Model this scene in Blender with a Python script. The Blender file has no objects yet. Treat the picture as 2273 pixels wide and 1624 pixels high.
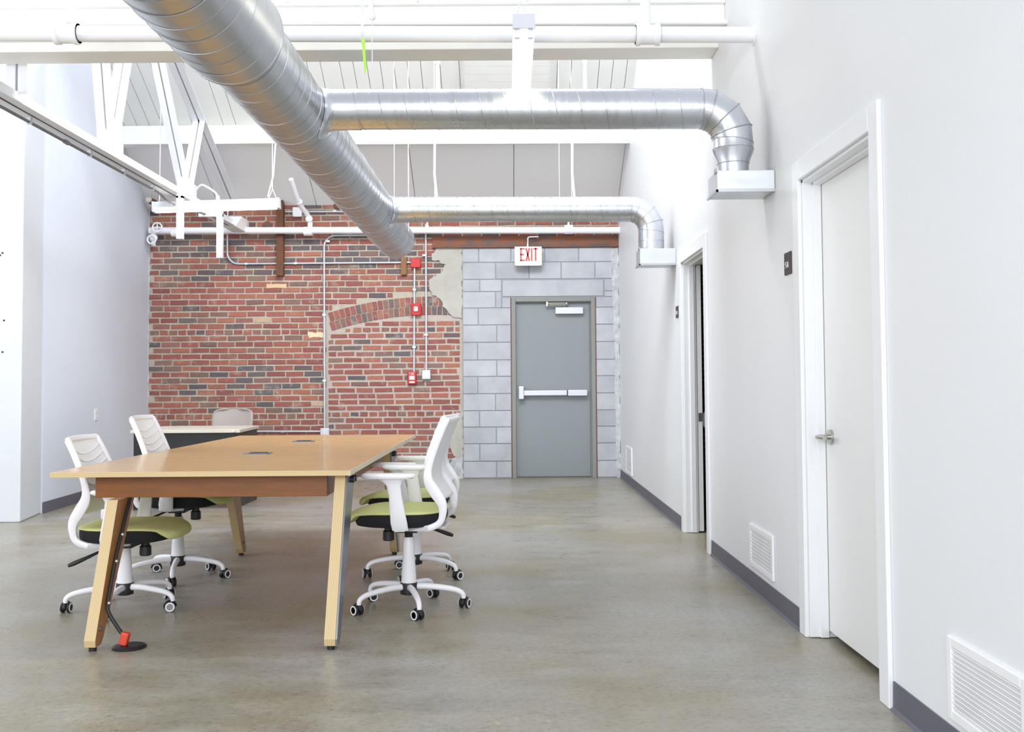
import bpy, math, random
from mathutils import Vector, Matrix
random.seed(7)
PI = math.pi
scene = bpy.context.scene
COL = scene.collection

# ------------------------------------------------------------------ camera, world, light, exposure
cam_d = bpy.data.cameras.new('camera')
cam = bpy.data.objects.new('camera', cam_d)
COL.objects.link(cam)
F_PX = 2250.0
cam_d.sensor_fit = 'HORIZONTAL'
cam_d.sensor_width = 36.0
cam_d.lens = F_PX / 2273.0 * 36.0
cam_d.shift_x = (1136.5 - 1130.0) / 2273.0
cam_d.shift_y = (763.6 - 812.0) / 2273.0
cam_d.clip_start = 0.05
cam.location = (0, 0, 1.154)
cam.matrix_world = Matrix.Translation((0, 0, 1.154)) @ Matrix.Rotation(PI / 2 + math.radians(2.2), 4, 'X') @ Matrix.Rotation(-math.radians(0.4), 4, 'Z')
scene.camera = cam

world = bpy.data.worlds.new('daylight')
scene.world = world
world.use_nodes = True
bg = world.node_tree.nodes['Background']
bg.inputs[0].default_value = (0.93, 0.965, 1.0, 1)
bg.inputs[1].default_value = 0.5

def area(name, loc, target, sx, sy, energy, color):
    l = bpy.data.lights.new(name, 'AREA')
    l.shape = 'RECTANGLE'; l.size = sx; l.size_y = sy; l.energy = energy; l.color = color
    o = bpy.data.objects.new(name, l); COL.objects.link(o)
    o.location = loc
    o.rotation_euler = (Vector(target) - Vector(loc)).to_track_quat('-Z', 'Y').to_euler()
    return o
area('added_fill_rear', (-1.6, -3.2, 2.6), (-1.2, 10.0, 3.4), 6.5, 2.8, 285, (0.965, 0.98, 1.0))  # fill lamp added behind the viewpoint to brighten back wall, roof and beam
area('added_fill_high', (-0.7, 6.75, 5.5), (-1.6, 11.0, 1.2), 3.6, 1.6, 205, (0.94, 0.97, 1.0))  # unseen fill lamp added above the beam to brighten the deep end
area('side_window_daylight', (-6.4, 4.4, 2.7), (1.3, 6.8, 2.0), 4.2, 2.6, 84, (0.95, 0.975, 1.0))

vs = scene.view_settings
vs.view_transform = 'Standard'; vs.look = 'None'; vs.gamma = 1.0; vs.use_curve_mapping = False
vs.exposure = 0.66
scene.cycles.use_denoising = True
scene.cycles.max_bounces = 10
scene.cycles.diffuse_bounces = 6
scene.cycles.transparent_max_bounces = 16
scene.cycles.caustics_reflective = False
scene.cycles.caustics_refractive = False

# ------------------------------------------------------------------ materials
def lin(c):
    return tuple(((v / 255.0) / 12.92 if v / 255.0 <= 0.04045 else ((v / 255.0 + 0.055) / 1.055) ** 2.4) for v in c) + (1.0,)

class NT:
    def __init__(s, name):
        s.m = bpy.data.materials.new(name); s.m.use_nodes = True
        s.t = s.m.node_tree; s.n = s.t.nodes; s.b = s.n['Principled BSDF']
    def add(s, typ, **k):
        x = s.n.new(typ)
        for a, v in k.items(): setattr(x, a, v)
        return x
    def link(s, a, b): s.t.links.new(a, b)
    def coords(s, scale=(1, 1, 1), rot=(0, 0, 0)):
        tc = s.add('ShaderNodeTexCoord'); mp = s.add('ShaderNodeMapping')
        mp.inputs['Scale'].default_value = scale; mp.inputs['Rotation'].default_value = rot
        s.link(tc.outputs['Object'], mp.inputs['Vector']); return mp.outputs['Vector']
    def noise(s, vec, scale, detail=4, rough=0.55):
        x = s.add('ShaderNodeTexNoise'); x.inputs['Scale'].default_value = scale
        x.inputs['Detail'].default_value = detail; x.inputs['Roughness'].default_value = rough
        s.link(vec, x.inputs['Vector']); return x.outputs['Fac']
    def ramp(s, fac, stops):
        r = s.add('ShaderNodeValToRGB'); el = r.color_ramp.elements
        while len(el) < len(stops): el.new(0.5)
        for e, (p, c) in zip(el, stops): e.position = p; e.color = c
        s.link(fac, r.inputs['Fac']); return r.outputs['Color']
    def mix(s, fac, a, b, mode='MIX'):
        x = s.add('ShaderNodeMix', data_type='RGBA', blend_type=mode)
        for sock, v in ((x.inputs[0], fac), (x.inputs[6], a), (x.inputs[7], b)):
            if hasattr(v, 'links'): s.link(v, sock)
            else: sock.default_value = v
        return x.outputs[2]
    def bump(s, fac, strength, dist=0.01):
        x = s.add('ShaderNodeBump'); x.inputs['Strength'].default_value = strength; x.inputs['Distance'].default_value = dist
        s.link(fac, x.inputs['Height']); s.link(x.outputs['Normal'], s.b.inputs['Normal'])
    def set(s, **k):
        for a, v in k.items():
            sock = s.b.inputs[a.replace('_', ' ')]
            if hasattr(v, 'links'): s.link(v, sock)
            else: sock.default_value = v

def plain(name, rgb, rough=0.5, metal=0.0, var=0.04, scale=6.0, spec=0.5, bump=0.0, coat=0.0):
    t = NT(name); v = t.coords(); n = t.noise(v, scale)
    c = lin(rgb)
    d = tuple(x * (1 - var) for x in c[:3]) + (1,); u = tuple(min(1, x * (1 + var)) for x in c[:3]) + (1,)
    t.set(Base_Color=t.ramp(n, [(0.3, d), (0.7, u)]), Roughness=rough, Metallic=metal, Specular_IOR_Level=spec, Coat_Weight=coat)
    if bump: t.bump(t.noise(v, scale * 12), bump, 0.004)
    return t.m

M = {}
M['wall'] = plain('white_wall_paint', (233, 235, 239), 0.45, var=0.012, scale=1.2, spec=0.35)
M['wall_left'] = plain('pale_grey_wall_paint', (222, 228, 240), 0.55, var=0.012, scale=1.2, spec=0.3)
M['pier'] = plain('white_painted_masonry', (216, 220, 227), 0.6, var=0.02, scale=3, bump=0.25)
M['trim'] = plain('white_trim_paint', (238, 240, 244), 0.35, var=0.01)
M['door_white'] = plain('white_door_paint', (235, 236, 237), 0.4, var=0.01, scale=2)
M['ceil'] = plain('white_ceiling_boards', (234, 234, 231), 0.6, var=0.02, scale=3)
M['ceil_panel'] = plain('pale_grey_ceiling_panel', (250, 251, 252), 0.6, var=0.015, scale=2)
M['beam'] = plain('white_beam_paint', (244, 244, 241), 0.55, var=0.03, scale=3)
M['steel_white'] = plain('white_painted_steel', (230, 231, 235), 0.4, var=0.012, scale=8)
M['pipe'] = plain('white_painted_pipe', (244, 245, 249), 0.35, var=0.01, scale=6)
M['base'] = plain('grey_rubber_baseboard', (98, 98, 110), 0.5, var=0.04)
M['void'] = plain('painted_shade_dark', (60, 58, 58), 0.9)  # shade of the closed rooms and anchor holes put into the colour
M['white_plastic'] = plain('white_plastic', (240, 240, 246), 0.32, var=0.006)
M['black_plastic'] = plain('black_plastic', (30, 30, 34), 0.45, var=0.08)
M['black_cloth'] = plain('black_seat_fabric', (20, 20, 25), 0.85, var=0.15, scale=90, bump=0.2)
M['green_cloth'] = plain('lime_green_seat_fabric', (212, 216, 150), 0.85, var=0.06, scale=120, bump=0.25, spec=0.25)
M['cream'] = plain('cream_enamel', (226, 223, 212), 0.4, var=0.02)
M['desk_top'] = plain('beige_laminate', (205, 198, 186), 0.4, var=0.03)
M['desk_black'] = plain('black_laminate', (20, 19, 23), 0.4, var=0.1)
M['beige'] = plain('beige_shell_plastic', (160, 151, 146), 0.5, var=0.02)
M['chrome'] = plain('brushed_nickel', (190, 188, 182), 0.28, metal=1.0, var=0.03)
M['alu'] = plain('satin_aluminium', (205, 207, 214), 0.4, metal=0.35, var=0.02)
M['emt'] = plain('galvanised_conduit', (205, 210, 220), 0.38, metal=0.4, var=0.03)
M['plate_steel'] = plain('grey_steel_plate', (128, 132, 140), 0.32, metal=0.6, var=0.05)
M['red'] = plain('red_enamel', (196, 28, 36), 0.4, var=0.04)
M['orange_red'] = plain('orange_red_plastic', (222, 78, 56), 0.45, var=0.05)
M['text_red'] = plain('red_sign_lettering', (214, 66, 62), 0.5, var=0.02)
M['text_white'] = plain('white_lettering', (235, 235, 235), 0.5, var=0.01)
M['plaque'] = plain('dark_brown_plaque', (68, 58, 58), 0.5, var=0.05)
M['cable'] = plain('black_cable_jacket', (34, 34, 38), 0.5)
M['pipe_dark'] = plain('bare_grey_pipe', (118, 118, 120), 0.5, var=0.2, scale=10)
M['green_tag'] = plain('neon_green_ribbon', (178, 240, 70), 0.6, var=0.03)
M['door_grey'] = plain('grey_door_paint', (134, 141, 145), 0.42, var=0.02, scale=1.5)
M['frame_grey'] = plain('grey_frame_paint', (134, 136, 133), 0.45, var=0.03, scale=2)
M['seal'] = plain('red_oxide_primer', (122, 70, 58), 0.8)
M['plaster'] = plain('old_lime_plaster', (182, 180, 172), 0.85, var=0.09, scale=5, bump=0.5)
M['mortar'] = plain('lime_mortar', (188, 178, 164), 0.9, var=0.12, scale=14, bump=0.6)
M['mortar_white'] = plain('pale_mortar', (188, 177, 168), 0.9, var=0.06, scale=14, bump=0.6)
M['mortar_grey'] = plain('grey_block_mortar', (156, 158, 164), 0.9, var=0.05, scale=10, bump=0.4)
M['rag'] = plain('ragged_plaster_edge', (196, 198, 200), 0.9, var=0.2, scale=16, bump=1.0)
M['vent'] = plain('white_enamel_grille', (244, 244, 246), 0.35, var=0.008)
M['hatch'] = plain('grey_anodised_hatch', (112, 116, 120), 0.35, metal=0.5, var=0.04)

def mat_block():
    t = NT('grey_concrete_block'); v = t.coords(); n = t.noise(v, 4, 5); n2 = t.noise(v, 160, 2)
    at = t.add('ShaderNodeAttribute', attribute_name='tint')
    c = t.ramp(n, [(0.25, lin((172, 174, 180))), (0.75, lin((194, 197, 202)))])
    c = t.mix(1.0, c, at.outputs['Color'], 'MULTIPLY')
    t.set(Base_Color=c, Roughness=0.9, Specular_IOR_Level=0.25); t.bump(n2, 0.35, 0.003); return t.m
M['block'] = mat_block()

def mat_brick():
    t = NT('red_brick'); v = t.coords(); n = t.noise(v, 26, 6, 0.65); n2 = t.noise(v, 90, 3)
    at = t.add('ShaderNodeAttribute', attribute_name='tint')
    k = t.ramp(n, [(0.25, (0.8, 0.8, 0.82, 1)), (0.5, (0.97, 0.97, 0.97, 1)), (0.78, (1.1, 1.08, 1.06, 1))])
    c = t.mix(1.0, at.outputs['Color'], k, 'MULTIPLY')
    lime = t.ramp(t.noise(v, 7, 5, 0.7), [(0.56, (0, 0, 0, 1)), (0.74, (0.5, 0.5, 0.5, 1))])
    c = t.mix(lime, c, lin((196, 184, 170)))
    t.set(Base_Color=c, Roughness=0.85, Specular_IOR_Level=0.25); t.bump(n2, 0.5, 0.004); return t.m
M['brick'] = mat_brick()

def mat_floor():
    t = NT('polished_concrete'); v = t.coords()
    big = t.noise(v, 0.75, 6, 0.62); mid = t.noise(t.coords((1.0, 2.2, 1)), 2.4, 6, 0.65); fine = t.noise(v, 38, 4, 0.7)
    c = t.ramp(mid, [(0.28, lin((116, 111, 96))), (0.5, lin((147, 143, 130))), (0.74, lin((172, 170, 162)))])
    g = t.ramp(big, [(0.38, lin((166, 166, 167))), (0.60, lin((142, 131, 102)))])
    c = t.mix(0.55, c, g)
    f = t.ramp(fine, [(0.34, (0.74, 0.74, 0.76, 1)), (0.5, (1, 1, 1, 1)), (0.68, (1.12, 1.10, 1.05, 1))])
    c = t.mix(0.8, c, f, 'MULTIPLY')
    # aggregate specks, showing most in a worn patch
    vo = t.add('ShaderNodeTexVoronoi'); vo.inputs['Scale'].default_value = 34; t.link(v, vo.inputs['Vector'])
    wear = t.ramp(t.noise(v, 1.1, 4, 0.6), [(0.45, (0, 0, 0, 1)), (0.6, (1, 1, 1, 1))])
    sp = t.ramp(vo.outputs['Distance'], [(0.16, (1, 1, 1, 1)), (0.26, (0, 0, 0, 1))])
    sm = t.mix(1.0, sp, wear, 'MULTIPLY')
    sc_ = t.ramp(t.noise(v, 19, 1), [(0.42, lin((92, 88, 84))), (0.5, lin((150, 138, 112))), (0.6, lin((206, 192, 160)))])
    half = t.mix(1.0, sm, (0.5, 0.5, 0.5, 1), 'MULTIPLY')
    c = t.mix(half, c, sc_)
    # faint dark stains and scuffs
    st = t.ramp(t.noise(t.coords((1.6, 4.5, 1)), 3.3, 7, 0.75), [(0.64, (0, 0, 0, 1)), (0.8, (0.16, 0.16, 0.16, 1))])
    c = t.mix(st, c, lin((112, 105, 90)))
    r = t.ramp(mid, [(0.3, (0.24, 0.24, 0.24, 1)), (0.7, (0.40, 0.40, 0.40, 1))])
    t.set(Base_Color=c, Roughness=r, Specular_IOR_Level=0.45); t.bump(fine, 0.04, 0.003); return t.m
M['floor'] = mat_floor()

def mat_wood(name, a, b, scale, rough, coat=0.0, spec=0.5):
    t = NT(name); v = t.coords(scale)
    n = t.noise(v, 3.0, 6, 0.6); n2 = t.noise(v, 14.0, 3, 0.6)
    m = t.mix(0.35, t.ramp(n, [(0.3, lin(a)), (0.7, lin(b))]), t.ramp(n2, [(0.35, lin(a)), (0.65, lin(b))]))
    t.set(Base_Color=m, Roughness=rough, Coat_Weight=coat, Coat_Roughness=0.08, Specular_IOR_Level=spec); return t.m
M['table_top'] = mat_wood('honey_wood_veneer', (200, 156, 92), (216, 176, 116), (1.2, 9, 9), 0.26, 0.25)
M['apron'] = mat_wood('dark_honey_wood', (116, 66, 16), (144, 86, 26), (1.4, 8, 14), 0.38)
M['leg_face'] = mat_wood('leg_wood_face', (158, 104, 52), (186, 130, 74), (8, 8, 1.4), 0.36)
def mat_ply(name, rot):
    t = NT(name); v = t.coords((1, 1, 1), rot)
    w = t.add('ShaderNodeTexWave', wave_type='BANDS', bands_direction='X'); w.inputs['Scale'].default_value = 40
    w.inputs['Distortion'].default_value = 0.6; w.inputs['Detail'].default_value = 1; t.link(v, w.inputs['Vector'])
    t.set(Base_Color=t.ramp(w.outputs['Fac'], [(0.1, lin((186, 156, 106))), (0.3, lin((222, 202, 160))), (0.8, lin((212, 188, 144)))]), Roughness=0.45); return t.m
M['ply_v'] = mat_ply('plywood_edge_upright', (0, 0, 0))
M['ply_h'] = mat_ply('plywood_edge_level', (0, PI / 2, 0))
M['post'] = mat_wood('old_brown_timber', (88, 56, 40), (128, 86, 58), (10, 10, 1.2), 0.8)
M['post_light'] = mat_wood('tan_timber', (128, 92, 58), (158, 118, 80), (10, 10, 1.2), 0.8)

def mat_rust():
    t = NT('rusty_steel'); v = t.coords((1, 1, 1.5)); n = t.noise(v, 5, 6, 0.65)
    t.set(Base_Color=t.ramp(n, [(0.25, lin((84, 72, 72))), (0.45, lin((110, 88, 80))), (0.6, lin((142, 84, 54))), (0.75, lin((98, 80, 74)))]), Roughness=0.75)
    t.bump(n, 0.3, 0.004); return t.m
M['rust'] = mat_rust()

def mat_galv(name, rgb, rough, axis):
    t = NT(name)
    s = [2, 2, 2]; s[axis] = 14
    n = t.noise(t.coords(tuple(s)), 3, 4); n2 = t.noise(t.coords(), 1.3, 3)
    c = lin(rgb)
    t.set(Base_Color=t.ramp(n2, [(0.3, tuple(x * 0.92 for x in c[:3]) + (1,)), (0.7, tuple(min(1, x * 1.06) for x in c[:3]) + (1,))]), Metallic=1.0,
          Roughness=t.ramp(n, [(0.3, (rough * 0.8,) * 3 + (1,)), (0.7, (rough * 1.2,) * 3 + (1,))]))
    return t.m
M['fixture'] = plain('white_fixture_enamel', (212, 214, 224), 0.45, var=0.01)
M['galv_y'] = mat_galv('galvanised_spiral_duct', (190, 192, 196), 0.35, 1)
M['galv_x'] = mat_galv('galvanised_branch_duct', (214, 218, 226), 0.30, 0)
M['galv_box'] = mat_galv('galvanised_sheet', (214, 218, 222), 0.45, 2)
M['seam'] = mat_galv('galvanised_lock_seam', (186, 189, 194), 0.38, 0)

def mat_emit(name, rgb, st):
    t = NT(name); t.set(Base_Color=lin(rgb), Emission_Color=lin(rgb), Emission_Strength=st); return t.m
M['tube'] = mat_emit('lit_fluorescent_tube', (255, 248, 226), 7.0)
M['exit_face'] = plain('white_exit_sign_face', (238, 240, 236), 0.4, var=0.01)

def mat_mesh():
    t = NT('white_back_mesh'); v = t.coords((170, 170, 170))
    ck = t.add('ShaderNodeTexWave', wave_type='BANDS', bands_direction='Z'); ck.inputs['Scale'].default_value = 0.32
    t.link(v, ck.inputs['Vector'])
    ck2 = t.add('ShaderNodeTexWave', wave_type='BANDS', bands_direction='Y'); ck2.inputs['Scale'].default_value = 0.32
    t.link(v, ck2.inputs['Vector'])
    m = t.mix(1.0, ck.outputs['Fac'], ck2.outputs['Fac'], 'LIGHTEN')
    a = t.ramp(m, [(0.35, (0.78,) * 3 + (1,)), (0.6, (0.97,) * 3 + (1,))])
    t.set(Base_Color=lin((240, 240, 242)), Roughness=0.7, Alpha=a); return t.m
M['mesh'] = mat_mesh()

# ------------------------------------------------------------------ mesh helpers
class MB:
    def __init__(s): s.v = []; s.f = []; s.mi = []; s.c = []
    def _add(s, vs, fs, T=None, mi=0, tint=None):
        n = len(s.v)
        s.v += [tuple(T @ Vector(p)) if T else tuple(p) for p in vs]
        s.f += [tuple(i + n for i in f) for f in fs]; s.mi += [mi] * len(fs); s.c += [tint] * len(fs)
        return s
    def box(s, x0, x1, y0, y1, z0, z1, T=None, mi=0, tint=None):
        v = [(x0, y0, z0), (x1, y0, z0), (x1, y1, z0), (x0, y1, z0), (x0, y0, z1), (x1, y0, z1), (x1, y1, z1), (x0, y1, z1)]
        return s._add(v, [(0, 3, 2, 1), (4, 5, 6, 7), (0, 1, 5, 4), (1, 2, 6, 5), (2, 3, 7, 6), (3, 0, 4, 7)], T, mi, tint)
    def prism(s, poly, axis, a, b, T=None, mi=0, tint=None):
        """poly: 2D outline in the two axes other than `axis` (cyclic order kept)."""
        def p3(p, w): return (w, p[0], p[1]) if axis == 0 else (p[0], w, p[1]) if axis == 1 else (p[0], p[1], w)
        n = len(poly); v = [p3(p, a) for p in poly] + [p3(p, b) for p in poly]
        f = [tuple(range(n)), tuple(range(2 * n - 1, n - 1, -1))] + [(i, i + n, (i + 1) % n + n, (i + 1) % n) for i in range(n)]
        return s._add(v, f, T, mi, tint)
    def tube(s, pts, r, n=12, cap=True, flat=None, T=None, mi=0):
        """round tube along pts; r number or list; flat=(normal-scale list) squeezes the section along the frame's second axis."""
        pts = [Vector(p) for p in pts]; m = len(pts)
        rr = r if isinstance(r, (list, tuple)) else [r] * m
        vs, fs = [], []
        t0 = (pts[1] - pts[0]).normalized()
        up = Vector((0, 0, 1)) if abs(t0.z) < 0.9 else Vector((1, 0, 0))
        u = t0.cross(up).normalized()
        for i in range(m):
            t = (pts[min(i + 1, m - 1)] - pts[max(i - 1, 0)]).normalized()
            u = (u - t * u.dot(t)).normalized(); w = t.cross(u)
            for k in range(n):
                a = 2 * PI * k / n
                vs.append(pts[i] + u * math.cos(a) * rr[i] + w * math.sin(a) * rr[i])
        for i in range(m - 1):
            for k in range(n):
                fs.append((i * n + k, i * n + (k + 1) % n, (i + 1) * n + (k + 1) % n, (i + 1) * n + k))
        if cap: fs += [tuple(range(n - 1, -1, -1)), tuple(range((m - 1) * n, m * n))]
        return s._add(vs, fs, T, mi)
    def cyl(s, p0, p1, r, n=24, r1=None, T=None, mi=0):
        return s.tube([p0, p1], [r, r if r1 is None else r1], n, True, None, T, mi)
    def ribbon(s, pts, ax_a, a, ax_b, b, n=12, T=None):
        """elliptic section: half-width a[i] along ax_a[i], b[i] along ax_b[i]."""
        vs, fs = [], []; m = len(pts)
        for i in range(m):
            for k in range(n):
                t = 2 * PI * k / n
                ca, sa = math.cos(t), math.sin(t)
                ca = math.copysign(abs(ca) ** 0.75, ca); sa = math.copysign(abs(sa) ** 0.75, sa)
                vs.append(Vector(pts[i]) + Vector(ax_a[i]) * ca * a[i] + Vector(ax_b[i]) * sa * b[i])
        for i in range(m - 1):
            for k in range(n): fs.append((i * n + k, i * n + (k + 1) % n, (i + 1) * n + (k + 1) % n, (i + 1) * n + k))
        fs += [tuple(range(n - 1, -1, -1)), tuple(range((m - 1) * n, m * n))]
        return s._add(vs, fs, T)
    def lathe(s, prof, n=24, T=None, mi=0):
        """profile [(r, z)] about z."""
        vs, fs = [], []; m = len(prof)
        for r, z in prof:
            for k in range(n): vs.append((r * math.cos(2 * PI * k / n), r * math.sin(2 * PI * k / n), z))
        for i in range(m - 1):
            for k in range(n): fs.append((i * n + k, i * n + (k + 1) % n, (i + 1) * n + (k + 1) % n, (i + 1) * n + k))
        if prof[0][0] > 1e-5: fs.append(tuple(range(n - 1, -1, -1)))
        if prof[-1][0] > 1e-5: fs.append(tuple(range((m - 1) * n, m * n)))
        return s._add(vs, fs, T, mi)
    def sphere(s, c, r, n=12, sc=(1, 1, 1), T=None):
        prof = [(math.sin(PI * i / n) * r + 1e-6, -math.cos(PI * i / n) * r) for i in range(n + 1)]
        Tm = Matrix.Translation(c) @ Matrix.Diagonal((*sc, 1))
        return s.lathe(prof, n * 2, (T @ Tm) if T else Tm)
    def grid(s, rows, close=False, T=None):
        m, n = len(rows), len(rows[0]); vs = [p for r in rows for p in r]; fs = []
        for i in range(m - 1):
            for k in range(n if close else n - 1):
                fs.append((i * n + k, i * n + (k + 1) % n, (i + 1) * n + (k + 1) % n, (i + 1) * n + k))
        return s._add(vs, fs, T)
    def build(s, name, mats, parent=None, smooth=True, bevel=0.0, tint=False, solid=0.0, fix=True):
        me = bpy.data.meshes.new(name)
        o_ = Vector((0, 0, 0)); p = parent
        while p is not None: o_ += p.location; p = p.parent
        me.from_pydata([tuple(Vector(q) - o_) for q in s.v], [], s.f)
        mats = mats if isinstance(mats, (list, tuple)) else [mats]
        for m_ in mats: me.materials.append(m_)
        if len(mats) > 1:
            for p_, i_ in zip(me.polygons, s.mi): p_.material_index = i_
        if tint:
            at = me.color_attributes.new('tint', 'FLOAT_COLOR', 'CORNER')
            for p_, c_ in zip(me.polygons, s.c):
                for li in p_.loop_indices: at.data[li].color = c_ or (1, 1, 1, 1)
        if fix:
            import bmesh
            bm = bmesh.new(); bm.from_mesh(me); bmesh.ops.recalc_face_normals(bm, faces=bm.faces); bm.to_mesh(me); bm.free()
        if smooth:
            me.shade_smooth(); me.set_sharp_from_angle(angle=math.radians(38))
        o = bpy.data.objects.new(name, me); COL.objects.link(o)
        if parent is not None: o.parent = parent
        if bevel:
            b = o.modifiers.new('bevel', 'BEVEL'); b.width = bevel; b.segments = 2; b.limit_method = 'ANGLE'; b.harden_normals = False
        if solid:
            b = o.modifiers.new('solid', 'SOLIDIFY'); b.thickness = solid; b.offset = 0
        return o

def thing(name, label, cat, loc=(0, 0, 0), group=None):
    o = bpy.data.objects.new(name, None); COL.objects.link(o); o.location = loc
    o.empty_display_size = 0.1
    o['label'] = label; o['category'] = cat
    if group: o['group'] = group
    return o
def tag(o, label, cat, group=None):
    o['label'] = label; o['category'] = cat
    if group: o['group'] = group
    return o
def struct(o, label=None):
    o['kind'] = 'structure'
    if label: o['label'] = label
    return o
def arc(c, r, a0, a1, n, ax=(1, 0, 0), ay=(0, 0, 1)):
    c, ax, ay = Vector(c), Vector(ax), Vector(ay)
    return [c + ax * math.cos(a0 + (a1 - a0) * i / n) * r + ay * math.sin(a0 + (a1 - a0) * i / n) * r for i in range(n + 1)]
def rough_poly(pts, amp, step=0.03, seed=1):
    rnd = random.Random(seed); out = []
    for i in range(len(pts)):
        a, b = Vector(pts[i]), Vector(pts[(i + 1) % len(pts)])
        k = max(1, int((b - a).length / step))
        for j in range(k):
            p = a.lerp(b, j / k); out.append((p.x + rnd.uniform(-amp, amp), p.y + rnd.uniform(-amp, amp)))
    return out

# ------------------------------------------------------------------ setting
XR, YB = 1.345, 12.36
struct(MB().box(-8.0, 3.3, -4.5, 13.0, -0.12, 0.0).build('floor', M['floor']))

# back wall: mortar slab carrying individual bricks, block infill, plaster, lintel
wall_back = struct(MB().box(-4.9, 0.034, YB + 0.0, YB + 0.3, 0.0, 3.5).box(1.048, 1.42, YB + 0.0, YB + 0.3, 0.0, 3.5).box(.034, 1.048, YB + 0.0, YB + 0.3, 2.194, 3.5).build('wall_back', M['mortar']), 'back wall of old red brick with a grey block infill around the exit door')
ARC_C, ARC_R = (-0.93, 2.108 - 4.24), 4.24
def in_arch(x, z, pad=0.0):
    d = math.hypot(x - ARC_C[0], z - ARC_C[1])
    return x > -2.24 - pad and x < -0.6 and abs(d - ARC_R) < 0.118 + pad
def below_arch(x, z):
    return x > -2.225 and math.hypot(x - ARC_C[0], z - ARC_C[1]) < ARC_R
REDS = [(166, 92, 80), (158, 84, 74), (150, 82, 74), (174, 100, 82), (162, 90, 84), (146, 80, 76), (178, 108, 86), (154, 98, 88)]
ORNG = [(176, 106, 84), (182, 114, 90), (170, 100, 80)]
BRWN = [(134, 104, 96), (124, 98, 90), (140, 112, 100)]
DARK = [(92, 93, 102), (84, 85, 95), (102, 99, 104), (96, 88, 90)]
def brick_tint(x, z, r):
    dark = 0.05
    if 2.50 < z < 2.98: dark = 0.42 if x < -0.9 else 0.2
    elif 1.05 < z < 1.38 and -4.1 < x < -2.2: dark = 0.34
    elif z > 2.98: dark = 0.05
    q = r.random()
    if q < dark: c = r.choice(DARK)
    elif q < dark + 0.14: c = r.choice(BRWN)
    elif z > 2.98 and q < 0.6: c = r.choice(ORNG)
    elif q > 0.955: c = r.choice(ORNG)
    else: c = r.choice(REDS)
    if r.random() < 0.0015 and z < 2.6: c = (222, 196, 160)
    k = r.uniform(0.94, 1.06)
    c = tuple(0.70 * v + 0.30 * w for v, w in zip(c, (152, 126, 118)))
    return tuple(v * k for v in lin(c)[:3]) + (1,)
bb = MB(); r = random.Random(3)
def put_brick(b, x0, x1, z0, z1, r):
    if x1 - x0 < 0.03: return
    j = lambda: r.uniform(-0.0042, 0.0042)
    d = 0.006 + r.uniform(0, 0.006)
    ch = 0.004
    T = Matrix.Translation(((x0 + x1) / 2, YB, (z0 + z1) / 2)) @ Matrix.Rotation(r.uniform(-0.006, 0.006), 4, 'Y')
    hx, hz = (x1 - x0) / 2, (z1 - z0) / 2
    v = [(-hx + j(), 0.01, -hz + j()), (hx + j(), 0.01, -hz + j()), (hx + j(), 0.01, hz + j()), (-hx + j(), 0.01, hz + j())]
    w = [(-hx + ch + j(), -d, -hz + ch + j()), (hx - ch + j(), -d, -hz + ch + j()), (hx - ch + j(), -d, hz - ch + j()), (-hx + ch + j(), -d, hz - ch + j())]
    b._add(v + w, [(4, 5, 6, 7), (0, 1, 5, 4), (1, 2, 6, 5), (2, 3, 7, 6), (3, 0, 4, 7)], T, 0, brick_tint((x0 + x1) / 2, (z0 + z1) / 2, r))
ROW = 0.0733
def rows(zone):
    nrow = int(3.42 / ROW)
    for i in range(nrow):
        z0 = i * ROW + 0.008 + (0.02 if zone == 'in' else 0); z1 = z0 + ROW - (0.0150 if zone == 'out' else 0.0175)
        header = i in (10, 24)
        w = 0.114 if header else 0.2285
        x = -4.46 + (0.057 if header else (0.1143 if i % 2 else 0.0)) + r.uniform(-0.03, 0.03) + (0.06 if zone == 'in' else 0)
        zm = (z0 + z1) / 2
        while x < 1.345:
            ww = w * r.uniform(0.95, 1.05); x0, x1 = x, x + ww - (0.013 if zone == 'out' else 0.016); x += ww
            x0 = max(x0, -4.415); x1 = min(x1, 1.345)
            if x1 <= x0: continue
            if zone == 'out':
                if zm < 2.96 and x1 > -0.60: x1 = -0.60
                # cut at the arch and at the infill's edge
                segs = [(x0, x1)]
                if not (z0 > 2.36 or x1 < -2.25):
                    k = 6; segs = []; run = None
                    for q in range(k + 1):
                        xx = x0 + (x1 - x0) * q / k
                        bad = in_arch(xx, z0, .006) or in_arch(xx, z1, .006) or below_arch(xx, z0) or below_arch(xx, z1)
                        if not bad and run is None: run = xx
                        if bad and run is not None: segs.append((run, xx - (x1 - x0) / k)); run = None
                    if run is not None: segs.append((run, x1))
                for a, b_ in segs: put_brick(bb, a, b_, z0, z1, r)
            else:
                x0 = max(x0, -2.205); x1 = min(x1, -0.60)
                if x1 - x0 < 0.03: continue
                if all(below_arch(q, z1) and not in_arch(q, z1, .004) for q in (x0, (x0 + x1) / 2, x1)): put_brick(bb, x0, x1, z0, z1, r)
                elif below_arch((x0 + x1) / 2, z0) and not in_arch((x0 + x1) / 2, z1, 0.0) and z1 < 2.05: put_brick(bb, x0 + .02, x1 - .02, z0, z1 - .01, r)
rows('out'); rows('in')
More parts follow.
